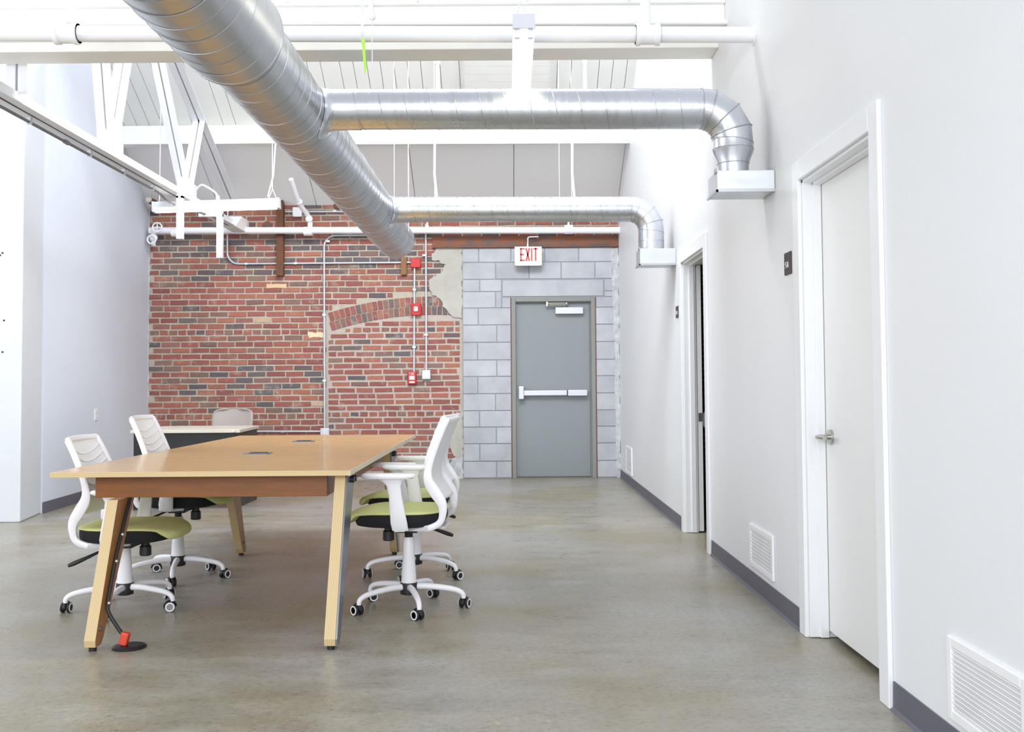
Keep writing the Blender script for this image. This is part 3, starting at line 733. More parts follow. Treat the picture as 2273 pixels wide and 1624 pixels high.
    top = [(tp.x - 0.028 * (1 - (k / 10) ** 2), hw * k / 10, tp.z + 0.004 * (1 - (k / 10) ** 2)) for k in range(-10, 11)]
    fb.ribbon(top, [(0.93, 0, 0.36)] * 21, [0.012] * 21, [(-0.36, 0, 0.93)] * 21, [0.015] * 21, 10)
    fb.box(-0.20, -0.02, -0.10, 0.10, 0.421, 0.434)
    up.append(fb.build('back_frame', M['white_plastic'], c))
    rows_ = []
    i0 = next(i for i in range(m) if i > 10 and prof[i].z > 0.575)
    for i in range(i0, m):
        hw = halfw(i) - 0.004
        rows_.append([(prof[i].x - 0.028 * (1 - (k / 8) ** 2) + 0.0, hw * k / 8, prof[i].z) for k in range(-8, 9)])
    up.append(MB().grid(rows_).build('back_mesh', M['mesh'], c, solid=0.002))
    rb_ = MB()
    def px_(z):
        for i in range(i0, m - 1):
            if prof[i].z <= z <= prof[i + 1].z:
                t = (z - prof[i].z) / max(1e-6, prof[i + 1].z - prof[i].z); return prof[i].x + (prof[i + 1].x - prof[i].x) * t, halfw(i)
        return prof[-1].x, halfw(m - 1)
    for zz in (0.935, 0.895, 0.855, 0.815, 0.775, 0.735):
        pts = []
        for k in range(-10, 11):
            u = k / 10; z = zz - 0.045 * (1 - u * u); X_, hw = px_(z)
            pts.append((X_ - 0.028 * (1 - u * u) + 0.0025, (hw - 0.02) * u, z))
        rb_.tube(pts, 0.0028, 6)
    up.append(rb_.build('back_ribs', M['white_plastic'], c))
    for s in (-1, 1):
        a = MB()
        pth = [(0.0, s * 0.245, 0.432), (0.004, s * 0.262, 0.47), (0.012, s * 0.268, 0.54), (0.020, s * 0.27, 0.61), (0.028, s * 0.27, 0.655), (0.036, s * 0.27, 0.680), (0.040, s * 0.27, 0.692)]
        a.ribbon(pth, [(1, 0, 0.0)] * 7, [0.040, 0.042, 0.037, 0.033, 0.037, 0.060, 0.085], [(0, 1, 0)] * 7, [0.010, 0.013, 0.014, 0.014, 0.016, 0.022, 0.030], 14)
        a.box(-0.02, 0.03, min(s * 0.08, s * 0.245), max(s * 0.08, s * 0.245), 0.426, 0.4345)
        arm = a.build('armrest', M['white_plastic'], c)
        up.append(arm)
        pd = []
        for f, z in ((0.02, 0.690), (0.9, 0.690), (1.0, 0.698), (1.0, 0.706), (0.93, 0.714), (0.02, 0.7155)):
            pd.append([(0.055 + 0.135 * sup(math.cos(t), 0.7) * f, s * 0.268 + 0.042 * sup(math.sin(t), 0.7) * f * (1 - 0.15 * math.cos(t)), z) for t in [2 * PI * q / 40 for q in range(40)]])
        MB().grid(pd, True).build('arm_pad', M['white_plastic'], arm)
    return c, [o.name for o in up]
proto, up_names = make_chair()
UP = set(up_names)
def copy_tree(o, parent=None):
    c = o.copy(); COL.objects.link(c); c.parent = parent
    for ch in list(o.children): copy_tree(ch, c)
    return c
def place(root, x, y, face, base_deg, dz, label, recline=0.0):
    root.location = (x, y, 0); root.rotation_euler = (0, 0, math.radians(face))
    root['label'] = label; root['group'] = 'white task chairs round the conference table'
    for ch in root.children:
        nm = ch.name.split('.')[0]
        if nm in ('hub', 'base_leg', 'caster'):
            ch.rotation_euler = (0, 0, math.radians(base_deg - face))
        elif nm != 'column_cover':
            ch.location = (0, 0, dz)
            if recline and nm in ('back_frame', 'back_mesh', 'back_ribs'):      # back leaning a little farther
                R_ = Matrix.Rotation(-recline, 4, 'Y'); pv = Vector((0, 0, 0.43))
                ch.rotation_euler = (0, -recline, 0); ch.location = pv - R_ @ pv + Vector((0.03, 0, dz))
ch_b, ch_c, ch_d = copy_tree(proto), copy_tree(proto), copy_tree(proto)
place(proto, -0.525, 5.268, 176, -2.0, 0.0, 'white mesh-back task chair with green seat at the near right corner of the wooden table')
place(ch_b, -0.575, 6.14, 171, -26.3, -0.015, 'task chair half hidden behind the nearest right-hand one, farther along the table')
place(ch_c, -2.005, 5.31, 2, 57.0, -0.075, 'lower task chair at the left front corner of the wooden table, behind its leg', 0.055)
place(ch_d, -2.0, 6.14, 2, -6.5, 0.0, 'task chair on the left of the table standing before the black desk', 0.045)

# ------------------------------------------------------------------ background desk and shell chair
dk = thing('desk', 'beige-topped desk with a black front panel by the brick wall', 'desk', (-3.0, 9.9, 0))
MB().prism([(-3.52, 9.42), (-2.50, 9.42), (-2.55, 10.35), (-3.52, 10.35)], 2, 0.712, 0.742).build('desktop', M['desk_top'], dk, smooth=False, bevel=0.004)
MB().box(-3.46, -2.56, 9.46, 9.48, 0.24, 0.712).build('front_panel', M['desk_black'], dk, smooth=False)
MB().box(-3.50, -3.46, 9.46, 10.3, 0.0, 0.712).build('side_panel', M['desk_black'], dk, smooth=False)
MB().box(-2.60, -2.56, 9.49, 10.3, 0.0, 0.712).build('side_panel', plain('worn_black_laminate', (64, 56, 52), 0.5, var=0.25, scale=12), dk, smooth=False)
MB().sphere((-2.56, 9.408, 0.727), 0.014, 8).build('corner_cap', M['white_plastic'], dk)
sc = thing('shell_chair', 'beige shell chair tucked behind the black desk', 'chair', (-2.94, 10.62, 0))
rr_ = []
for z, hw, yy in ((0.60, 0.205, 10.775), (0.70, 0.215, 10.79), (0.80, 0.218, 10.815), (0.85, 0.215, 10.83), (0.88, 0.198, 10.838), (0.895, 0.16, 10.842), (0.90, 0.10, 10.844)):
    rr_.append([(-2.94 + hw * k / 8, yy - 0.04 * (k / 8) ** 2, z) for k in range(-8, 9)])
MB().grid(rr_).build('backrest', M['beige'], sc, solid=0.014)
rr_ = [[(-2.94 + 0.21 * k / 8, y, z + 0.015 * (k / 8) ** 2) for k in range(-8, 9)] for y, z in ((10.36, 0.43), (10.42, 0.445), (10.55, 0.435), (10.68, 0.44), (10.75, 0.50), (10.775, 0.60))]
MB().grid(rr_).build('seat', M['beige'], sc, solid=0.014)
for sx in (-1, 1):
    for sy in (0, 1):
        MB().tube([(-2.94 + sx * 0.13, 10.45 + sy * 0.24, 0.435), (-2.94 + sx * 0.19, 10.40 + sy * 0.36, 0.0)], 0.011, 10).build('leg', M['chrome'], sc)

# ------------------------------------------------------------------ ducts
def helix(c0, axis, r_, length, pitch, rad, ph=0.0):
    c0 = Vector(c0); ax = Vector(axis); a = Vector((0, 0, 1)) if abs(ax.z) < .9 else Vector((1, 0, 0)); b_ = ax.cross(a)
    nst = int(length / pitch * 96)
    return [c0 + ax * (length * i / nst) + (a * math.cos(ph + 2 * PI * i / 96) + b_ * math.sin(ph + 2 * PI * i / 96)) * r_ for i in range(nst + 1)]
def can(m, p0, p1, r_, r1=None, n=96, cap=False):
    m.tube([p0, p1], [r_, r_ if r1 is None else r1], n, cap); return m
DX, DZ = -1.099, 2.558
md = thing('main_duct', 'large round galvanised spiral duct running overhead toward the brick wall', 'duct', (DX, 7.0, DZ))
m = MB(); can(m, (DX, 3.9, DZ), (DX, 9.87, DZ), 0.178); can(m, (DX, 3.9, DZ), (DX, 9.87, DZ), 0.174)
m.lathe([(0.174, 0), (0.179, 0), (0.179, 0.006), (0.174, 0.006)], 48, Matrix.Translation((DX, 9.868, DZ)) @ Matrix.Rotation(-PI / 2, 4, 'X'))
m.build('duct_run', M['galv_y'], md, fix=False)
MB().tube(helix((DX, 4.05, DZ), (0, 1, 0), 0.1782, 5.8, 0.127, 0), 0.0020, 6).build('spiral_seam', M['seam'], md)
m = MB(); can(m, (DX - .012, 1.2, DZ + .004), (DX - .004, 4.02, DZ), 0.2065, 0.205)
m.lathe([(0.18, 0.03), (0.196, 0.012), (0.206, 0.0), (0.2085, -0.006), (0.206, -0.02)], 48, Matrix.Translation((DX - .004, 4.02, DZ)) @ Matrix.Rotation(-PI / 2, 4, 'X'))
m.build('wide_duct_run', M['galv_y'], md, fix=False)
MB().tube(helix((DX - .008, 1.3, DZ), (0, 1, 0), 0.2062, 2.66, 0.127, 0, 1.0), 0.0022, 6).build('spiral_seam', M['seam'], md)
for y in (5.34, 8.52):
    MB().lathe([(0.1785, -0.035), (0.1805, -0.03), (0.1805, 0.03), (0.1785, 0.035)], 48, Matrix.Translation((DX, y, DZ)) @ Matrix.Rotation(-PI / 2, 4, 'X')).build('joint_band', M['galv_y'], md)
MB().grid([[(DX + 0.1795 * math.cos(a), 9.02 + 0.1 * (q / 10) + dy, DZ + 0.1795 * math.sin(a)) for q in range(11) for a in [math.radians(196 + 6.5 * q)]] for dy in (0, 0.06)]).build('tape_strip', M['cream'], md, solid=0.002)
# hangers down to the main duct
MB().tube([(DX + 0.18, 9.3, DZ + 0.0), (DX + 0.18, 9.3, RZ0 + SL * (YB - 9.3) + .02)], 0.004, 6).build('hanger_wire', M['steel_white'], md)

def branch(y, label, xs, zc, ze, zbox_top, zbox_bot, reducer, wires):
    b_ = thing('branch_duct', label, 'duct', (0.1, y, zc), 'branch ducts off the main duct')
    xe = 1.0; XD = 1.165; Rr = 0.165; rad = 0.103
    m = MB(); can(m, (xs, y, zc + .010), (xe, y, zc), rad); m.build('duct_run', M['galv_x'], b_, fix=False)
    MB().tube(helix((xs + .12, y, zc + .0094), (1, 0, -0.0052), rad + .0004, xe - xs - 0.2, 0.127, 0), 0.0020, 6).build('spiral_seam', M['seam'], b_)
    # saddle collar on the main duct
    m = MB(); N = 48; rws = []
    for q, (rq, off) in enumerate(((0.150, 0.0015), (0.125, 0.004), (0.112, 0.02), (0.1055, 0.045), (0.1045, 0.16))):
        row = []
        for k in range(N):
            a = 2 * PI * k / N; yy, zz = rq * math.cos(a), rq * math.sin(a) + (zc + 0.008 - DZ)
            sx = math.sqrt(max(0, 0.1785 ** 2 - min(zz, 0.178) ** 2 if zz > -0.178 else 0))
            row.append((DX + sx + off if q < 4 else DX + 0.1785 + off, y + yy, DZ + zz))
        rws.append(row)
    m.grid(rws, True).build('saddle_collar', M['galv_x'], b_, fix=False)
    # gored elbow
    ep = [(xe, y, zc)]
    cen = Vector((xe, y, zc - Rr))
    m = MB()
    angs = [PI / 2, PI / 2 - 0.30, PI / 2 - 0.82, PI / 2 - 1.30, 0.0]
    pts = [cen + Vector((math.cos(a), 0, math.sin(a))) * Rr for a in angs]
    rws = []
    for i, a in enumerate(angs):
        e = Vector((math.cos(a), 0, math.sin(a)))
        k_ = 1.0 if i in (0, 4) else 1.03
        rws.append([pts[i] + (e * math.cos(t) * k_ + Vector((0, 1, 0)) * math.sin(t)) * rad for t in [2 * PI * q / 48 for q in range(48)]])
    eb = m.grid(rws, True).build('elbow', M['galv_x'], b_, fix=False)
    for i in (0, 1, 2, 3):
        MB().tube([Vector(p) for p in rws[i]] + [Vector(rws[i][0])], 0.0045, 6).build('elbow_seam', M['seam'], eb)
    m = MB()
    if reducer:
        m.lathe([(rad, zc - Rr), (rad + .001, 2.352), (rad + .003, 2.346), (0.080, 2.276), (0.079, zbox_top - .002)], 48, Matrix.Translation((XD, y, 0)))
        zz = (2.392, 2.352, 2.276)
    else:
        m.lathe([(rad, zc - Rr), (rad, zbox_top - .002)], 48, Matrix.Translation((XD, y, 0))); zz = (2.38, 2.30)
    dr = m.build('drop', M['galv_x'], b_, fix=False)
    for z in zz:
        rr2 = rad if z > 2.3 or not reducer else 0.08
        MB().tube([(XD + (rr2 + .001) * math.cos(t), y + (rr2 + .001) * math.sin(t), z - (0.012 * math.cos(t) if z > 2.36 else 0)) for t in [2 * PI * q / 40 for q in range(41)]], 0.0022, 6).build('drop_seam', M['seam'], dr)
    bx = MB(); y0, y1 = y - 0.13, y + 0.11
    bx.box(1.055, XR - .001, y0, y1, zbox_bot, zbox_top)
    bo = bx.build('register_box', M['galv_box'], b_, smooth=False, bevel=0.002)
    fl = MB()
    fl.box(1.048, XR - .001, y0 - 0.006, y0 + 0.002, zbox_bot - 0.004, zbox_bot + 0.012).box(1.048, 1.058, y0 - .006, y1 + .006, zbox_bot - 0.004, zbox_bot + .008).box(1.05, 1.056, y0 - .01, y0 + 0.06, zbox_top - .01, zbox_top + .012)
    fl.build('box_flange', M['seam'], bo, smooth=False)
    for x, zt in wires:
        MB().tube([(x, y, zc + rad), (x, y, zt)], 0.0024, 6).build('hanger_wire', M['steel_white'], b_)
    return b_
branch(5.2, 'nearer galvanised branch duct crossing to the right wall, with a tapered drop', -0.925, 2.566, 0, 2.218, 2.112, True, [(-0.70, 3.06)])
branch(8.23, 'farther galvanised branch duct above the exit door, with a straight drop', -0.925, 2.566, 0, 2.226, 2.095, False,
       [(-0.60, RZ0 + SL * (YB - 8.23) + .1), (-0.93, RZ0 + SL * (YB - 8.23) + .1), (0.42, RZ0 + SL * (YB - 8.23) + .1), (0.52, RZ0 + SL * (YB - 8.23) + .1)])

# ------------------------------------------------------------------ lights
f1 = thing('strip_light', 'lit fluorescent strip light hanging over the nearer branch duct', 'ceiling light', (0.078, 5.2, 2.75), 'fluorescent strip lights')
MB().prism([(-0.052, 2.79), (-0.038, 2.845), (0.038, 2.845), (0.052, 2.79)], 1, 4.62, 5.84, Matrix.Translation((0.078, 0, 0))).build('housing', M['fixture'], f1, smooth=False, bevel=0.002)
for s in (-1, 1):
    MB().cyl((0.078 + s * 0.030, 4.66, 2.768), (0.078 + s * 0.030, 5.80, 2.768), 0.017, 16).build('tube', M['tube'], f1)
    MB().box(0.078 + s * 0.03 - .012, 0.078 + s * .03 + .012, 4.625, 4.655, 2.748, 2.792).build('lamp_holder', M['white_plastic'], f1, smooth=False, bevel=0.003)
MB().box(0.078 - 0.052, 0.078 + 0.052, 4.60, 4.62, 2.785, 2.85).build('end_plate', M['fixture'], f1, smooth=False)
for y in (4.66, 5.7):
    MB().tube([(0.04, y, 2.845), (0.066, y, 2.93), (0.066, y, 3.6)], 0.003, 6).tube([(0.10, y, 2.845), (0.068, y, 2.93)], 0.003, 6).build('hanging_chain', M['steel_white'], f1)

f2 = thing('strip_light', 'lit fluorescent strip light hanging before the brick wall at the left', 'ceiling light', (-2.8, 9.7, 2.9), 'fluorescent strip lights')
T2 = Matrix.Translation((-2.85, 9.86, 2.914)) @ Matrix.Rotation(-0.036, 4, 'Y') @ Matrix.Rotation(0.06, 4, 'Z')
MB().prism([(-0.055, -0.015), (-0.04, 0.045), (0.04, 0.045), (0.055, -0.015)], 0, -0.61, 0.61, T2).build('housing', M['fixture'], f2, smooth=False, bevel=0.002)
for s in (-1, 1):
    MB().tube([T2 @ Vector((-0.575, s * .032, -.036)), T2 @ Vector((0.575, s * .032, -.036))], 0.018, 16).build('tube', M['tube'], f2)
for e in (-1, 1):
    MB().box(e * .6 - .012, e * .6 + .012, -0.055, 0.055, -0.055, 0.046, T2).build('end_plate', M['fixture'], f2, smooth=False, bevel=0.003)
p = T2 @ Vector((0.55, 0, 0.045))
zr = RZ0 + SL * (YB - 9.86) + .02
MB().tube([p + Vector((-.05, 0, 0)), p + Vector((-.012, 0, 0.09)), (p.x - .005, 9.86, zr)], 0.0045, 6).tube([p + Vector((.03, 0, 0)), p + Vector((-.008, 0, 0.09))], 0.0045, 6).build('hanging_wire', M['steel_white'], f2)
p = T2 @ Vector((-0.55, 0, 0.045))
MB().tube([p, (p.x, 9.86, zr)], 0.004, 6).build('hanging_wire', M['steel_white'], f2)

# ------------------------------------------------------------------ roof truss at the left
tr = thing('roof_truss', 'white steel roof truss along the left side below the sloping ceiling', 'truss', (-3.25, 9.3, 3.06))
m = MB()
for s in (-1, 1):
    m.box(-3.25 + s * 0.012 - (0.006 if s < 0 else 0), -3.25 + s * 0.012 + (0 if s < 0 else 0.006), 4.6, 12.3, 3.005, 3.10)
    m.box(*sorted((-3.25 + s * 0.012, -3.25 + s * 0.075)), 4.6, 12.3, 3.003, 3.011)
m.build('bottom_chord', M['steel_white'], tr, smooth=False)
def member(p, q, w, name):
    p, q = Vector(p), Vector(q); d_ = q - p
    R3 = d_.to_track_quat('Z', 'X').to_matrix().to_4x4(); T_ = Matrix.Translation(p) @ R3
    # section axes: make one axis world X
    z = d_.normalized(); xx = Vector((1, 0, 0)); yy = z.cross(xx).normalized()
    T_ = Matrix(((xx.x, yy.x, z.x, p.x), (xx.y, yy.y, z.y, p.y), (xx.z, yy.z, z.z, p.z), (0, 0, 0, 1)))
    L_ = d_.length; m = MB()
    for s in (-1, 1):
        m.box(*sorted((s * 0.008, s * 0.014)), -w / 2, w / 2, 0, L_, T_); m.box(*sorted((s * 0.014, s * (0.014 + w * .7))), -w / 2, -w / 2 + 0.006, 0, L_, T_)
    return m.build(name, M['steel_white'], tr, smooth=False)
topz = lambda y: 3.35 + 0.487 * (11.86 - y)
member((-3.25, 11.95, topz(11.95)), (-3.25, 6.4, topz(6.4)), 0.085, 'top_chord')
member((-3.25, 10.18, 3.09), (-3.25, 8.9, topz(8.9)), 0.075, 'web_member')
member((-3.25, 10.20, 3.09), (-3.25, 10.62, topz(10.62)), 0.07, 'web_member')
member((-3.25, 8.20, 3.09), (-3.25, 7.7, topz(7.7)), 0.085, 'web_member')
member((-3.25, 8.24, 3.09), (-3.25, 8.85, topz(8.85)), 0.085, 'web_member')
member((-3.25, 6.68, 3.09), (-3.25, 6.68, topz(6.68)), 0.08, 'web_member')
MB().box(-3.27, -3.23, 9.95, 10.45, 3.04, 3.22).build('gusset_plate', M['steel_white'], tr, smooth=False)
MB().box(-3.27, -3.23, 8.0, 8.45, 3.04, 3.22).build('gusset_plate', M['steel_white'], tr, smooth=False)
MB().prism([(11.7, 2.995), (12.34, 2.995), (12.34, 3.16), (12.0, 3.16)], 0, -3.33, -3.17).build('bearing_block', M['beam'], tr, smooth=False, bevel=0.01)
lp = thing('conduit', 'thin dark grey pipe clipped under the bottom chord of the truss', 'pipe', (-3.27, 9, 2.97))
MB().tube(smooth_path([(-3.285, 4.6, 2.968), (-3.285, 7.0, 2.968), (-3.285, 9.0, 2.968), (-3.285, 9.42, 2.966), (-3.27, 9.62, 2.93), (-3.25, 9.78, 2.905), (-3.2, 10.0, 2.915), (-3.12, 10.4, 2.915)], 4), 0.011, 10).build('pipe_run', M['pipe_dark'], lp)
for y in (6.9, 7.9, 8.6, 9.3):
    MB().box(-3.30, -3.27, y - .012, y + .012, 2.955, 3.012).build('pipe_clip', M['emt'], lp, smooth=False)
MB().cyl((-3.285, 7.45, 2.968), (-3.285, 7.51, 2.968), 0.017, 12).build('pipe_coupling', M['pipe_dark'], lp)
for i, (x, z0, z1, lab) in enumerate(((-3.222, 2.59, 3.012, 'white vertical channel bracket crossing in front of the lit strip light at the left'), (-2.83, 2.40, 2.835, 'white vertical channel bracket hanging just right of the other one, below the strip light'))):
    y = 10.4 if i else 9.715
    k = y / 9.9
    xx = x * k; zb, zt = 1.154 + (z0 - 1.154) * k, 1.154 + (z1 - 1.154) * k
    m = MB().box(xx - .03, xx + .03, y + .02, y + .026, zb, zt).box(xx - .03, xx - .025, y - .02, y + .02, zb, zt).box(xx + .025, xx + .03, y - .02, y + .02, zb, zt).box(xx - .03, xx - .012, y - .024, y - .02, zb, zt).box(xx + .012, xx + .03, y - .024, y - .02, zb, zt).box(xx - .012, xx + .012, y - .018, y - .014, zb, zt)
    if i: m.box(-3.19, xx + .03, y - .02, y + .02, zt - .03, zt + .06)
    else: m.box(xx - .03, xx + .03, y - .024, y + .026, zt - .02, 3.006)
    tag(m.build('channel_bracket', M['steel_white'], None, smooth=False), lab, 'bracket', 'hanging channel brackets')
cw = thing('flexible_cable', 'white flexible cable looping from the truss to the strip light', 'cable', (-3.0, 9.9, 3.0))
MB().tube(smooth_path([(-3.12, 10.1, 3.12), (-3.05, 10.0, 3.14), (-2.96, 9.85, 3.10), (-2.87, 9.88, 3.04), (-2.84, 9.86, 2.98)], 5), 0.010, 8).build('cord', M['white_plastic'], cw)
MB().cyl((-2.84, 9.86, 2.955), (-2.845, 9.865, 3.005), 0.019, 12).build('connector', M['white_plastic'], cw)

# ------------------------------------------------------------------ sprinkler and conduit pipes
sp = thing('sprinkler_pipe', 'thick white sprinkler pipe below the wide beam, nearest the camera', 'pipe', (-1, 5.45, 3.04), 'white sprinkler pipes')
MB().tube([(-4.6, 5.45, 3.092), (XR + .01, 5.45, 3.038)], 0.0425, 24).build('pipe_run', M['pipe'], sp)
for x in (-2.395, 0.765):
    z = 3.038 + (XR - x) * 0.0091
    cpl = MB().cyl((x - .065, 5.45, z), (x + .065, 5.45, z), 0.053, 24).cyl((x - .065, 5.45, z), (x - .04, 5.45, z), 0.060, 24).cyl((x + .04, 5.45, z), (x + .065, 5.45, z), 0.060, 24).build('coupling', M['pipe'], sp)
    MB().tube([(x + .03, 5.42, z + .045), (x + .06, 5.42, z + .3), (x + 0.14, 5.6, z + .9)] if x < 0 else [(x - .01, 5.45, z + .045), (x - .01, 5.45, z + .95)], 0.026 if x < 0 else 0.028, 12).build('riser', M['pipe'], sp)
MB().tube([(-0.786 + .045 * 0, 5.45 + 0.048 * math.sin(t), 3.055 + 0.048 * math.cos(t)) for t in [2 * PI * q / 24 for q in range(25)]], 0.006, 6).tube([(-0.786, 5.45, 3.10), (-0.786, 5.45, 3.9)], 0.006, 6).build('ring_hanger', M['steel_white'], sp)
MB().cyl((XR - .006, 5.45, 3.038), (XR - .0005, 5.45, 3.038), 0.055, 24).build('escutcheon', M['pipe'], sp)
rb_ = tag(MB().prism([(-0.784, 3.02), (-0.766, 3.01), (-0.764, 2.93), (-0.758, 2.85), (-0.766, 2.815), (-0.772, 2.86), (-0.778, 2.93)], 1, 5.398, 5.401).build('ribbon', M['green_tag'], None, smooth=False, solid=0.0), 'neon green ribbon tied to the near white sprinkler pipe', 'ribbon')
bc = thing('conduit', 'slim white conduit running along the front of the wide beam', 'pipe', (-1, 6.1, 3.35))
MB().tube([(-5.0, 6.112, 3.375), (XR + .005, 6.112, 3.345)], 0.0135, 12).build('pipe_run', M['pipe'], bc)
rd = thing('rod', 'white drop rod with a ball end hanging before the wide beam', 'rod', (-0.83, 6.0, 3.4))
MB().tube([(-0.815, 6.05, 3.384), (-0.885, 6.05, 3.9)], 0.016, 10).build('shaft', M['beam'], rd)
MB().sphere((-0.813, 6.05, 3.372), 0.021, 8).build('ball_end', M['beam'], rd)

bp = thing('sprinkler_pipe', 'white sprinkler pipe running along the top of the brick back wall', 'pipe', (-1, 12.2, 3.0), 'white sprinkler pipes')
MB().tube([(-4.34, 12.2, 3.028), (XR + .005, 12.2, 2.992)], 0.0405, 20).build('pipe_run', M['pipe'], bp)
for x in (-4.02, -2.42, 0.73): MB().cyl((x - .05, 12.2, 3.005), (x + .05, 12.2, 3.005), 0.056, 20).build('coupling', M['pipe'], bp)
MB().tube(smooth_path([(-2.40, 12.2, 3.04), (-2.40, 12.2, 3.12), (-2.42, 12.14, 3.20), (-2.47, 11.9, 3.30), (-2.50, 11.6, 3.52)], 4), 0.030, 12).sphere((-2.405, 12.17, 3.15), 0.045, 10).sphere((-2.47, 11.9, 3.31), 0.042, 10).build('riser', M['pipe'], bp)
for x in (-0.98, 0.73): MB().tube([(x, 12.2, 3.04), (x, 12.2, 3.14), (x, 12.25, 3.36)], 0.012, 8).sphere((x, 12.2, 3.05), .024, 8).build('hanger', M['pipe'], bp)
MB().tube([(-4.22 + 0.055 * math.cos(t), 12.12, 3.055 + 0.055 * math.sin(t)) for t in [2 * PI * q / 24 for q in range(25)]], 0.009, 8).tube([(-4.275, 12.12, 3.055), (-4.165, 12.12, 3.055)], .006, 6).tube([(-4.22, 12.12, 3.0), (-4.22, 12.12, 3.11)], .006, 6).tube([(-4.22, 12.2, 3.045), (-4.22, 12.11, 3.055)], .014, 8).build('hand_wheel', M['pipe'], bp)
MB().sphere((-4.29, 12.2, 2.94), 0.05, 8).tube([(-4.29 + 0.05 * math.cos(t), 12.13, 2.91 + 0.05 * math.sin(t)) for t in [2 * PI * q / 24 for q in range(25)]], 0.01, 8).tube([(-4.29, 12.2, 3.02), (-4.29, 12.2, 2.84)], 0.026, 10).build('valve_body', M['pipe'], bp)

pc = thing('conduit', 'white conduit under the purlin with drops to the ceiling panels', 'pipe', (-1, 11.03, 3.80))
MB().tube([(-2.55, 11.035, 3.795), (XR, 11.035, 3.785)], 0.012, 8).build('pipe_run', M['pipe'], pc)
for x, zb in ((-0.80, 3.1), (0.71, 2.95)):
    MB().tube([(x, 11.03, 3.79), (x - .005, 11.03, 3.45), (x + .03, 11.0, zb)], 0.014, 8).build('drop_pipe', M['pipe'], pc)
MB().tube([(-2.55, 11.035, 3.795), (-2.57, 11.03, 3.45), (-2.62, 10.98, 3.2)], 0.009, 8).build('drop_pipe', M['pipe'], pc)
for i, (x, lab) in enumerate(((0.85, 'white drop pipe from the ceiling boards, the right one beside the strip light'), (-0.76, 'white drop pipe from the ceiling boards left of the strip light'))):
    y = 11.0; zt = RZ0 + SL * (YB - 10.2) + .02
    o = thing('drop_pipe', lab, 'pipe', (x, 10.2, 4.2), 'drop pipes from the ceiling boards')
    MB().tube([(x * .93, 10.2, zt), (x * .93, 10.2, 3.75)], 0.019, 10).build('pipe_run', M['pipe'], o)
    MB().cyl((x * .93, 10.2, 4.40), (x * .93, 10.2, 4.46), 0.027, 12).build('coupling', M['pipe'], o)

# EMT conduits on the brick
YC = YB - 0.030
def conduit(label, pts, rad=0.0125, clips=()):
    o = thing('conduit', label, 'conduit', pts[0], 'steel conduits on the brick wall')
    MB().tube(pts, rad, 10).build('pipe_run', M['emt'], o)
    for c_ in clips:
        MB().box(c_[0] - .02, c_[0] + .02, YB - .048, YB - .006, c_[1] - .012, c_[1] + .012).build('strap', M['emt'], o, smooth=False)
    return o
conduit('tall steel conduit bending at the top, left of the brick arch', [(-2.245, YC, 0.60), (-2.252, YC, 2.83)] + arc((-2.11, YC, 2.83), 0.142, PI, PI / 2, 8) + [(-1.15, YC, 2.972)], clips=((-2.25, 2.0), (-2.247, 1.2), (-2.2, 2.9)))
conduit('level steel conduit crossing the dark bricks to the red box', [(-3.43, YC - .0, 3.30), (-3.433, YC, 2.77)] + arc((-3.295, YC, 2.77), 0.138, PI, 1.5 * PI, 8) + [(-1.19, YC - .004, 2.634)], 0.0125, ((-3.2, 2.632), (-2.6, 2.633)))
conduit('steel conduit joining the red box, the strobe and the pull station', [(-1.148, YC, 2.57), (-1.158, YC, 1.30)], 0.0125, ((-1.15, 2.3), (-1.155, 1.6)))
conduit('steel conduit dropping to the small grey junction box', [(-1.01, YC - .02, 3.10), (-1.008, YC, 2.95), (-1.008, YC, 1.32)], 0.0125, ((-1.03, 2.72), (-1.008, 1.75)))
conduit('short steel conduit under the ceiling panels holding a white box', [(-2.73, YC, 3.268), (-1.9, YC, 3.262)], 0.012, ((-2.12, 3.27),))
conduit('low steel conduit beside the desk', [(-3.08, YC, 0.590), (-2.28, YC, 0.585)], 0.0125, ((-2.75, 0.588),))
o = thing('junction_box', 'grey junction box low on the brick behind the table end', 'electrical box', (-2.24, YB, 0.57), 'grey junction boxes')
MB().box(-2.295, -2.185, YB - .058, YB - .008, 0.515, 0.625).build('box', M['emt'], o, smooth=False, bevel=0.008)
MB().box(-2.26, -2.22, YB - .063, YB - .057, 0.55, 0.60).build('outlet_face', M['cream'], o, smooth=False, bevel=0.002)
o = thing('junction_box', 'grey junction box beside the red pull station', 'electrical box', (-1.008, YB, 1.263), 'grey junction boxes')
MB().box(-1.062, -0.954, YB - .06, YB - .008, 1.205, 1.322).build('box', M['emt'], o, smooth=False, bevel=0.012)
MB().box(-1.04, -0.976, YB - .064, YB - .059, 1.228, 1.298).build('cover', M['alu'], o, smooth=False, bevel=0.003)
o = thing('junction_box', 'white square box on the conduit high on the brick wall', 'electrical box', (-2.575, YB, 3.26))
MB().box(-2.632, -2.520, YB - .07, YB - .008, 3.20, 3.318).build('box', M['white_plastic'], o, smooth=False, bevel=0.010)
MB().cyl((-2.545, YB - .04, 3.318), (-2.545, YB - .04, 3.335), .01, 8).build('knockout_nut', M['white_plastic'], o)

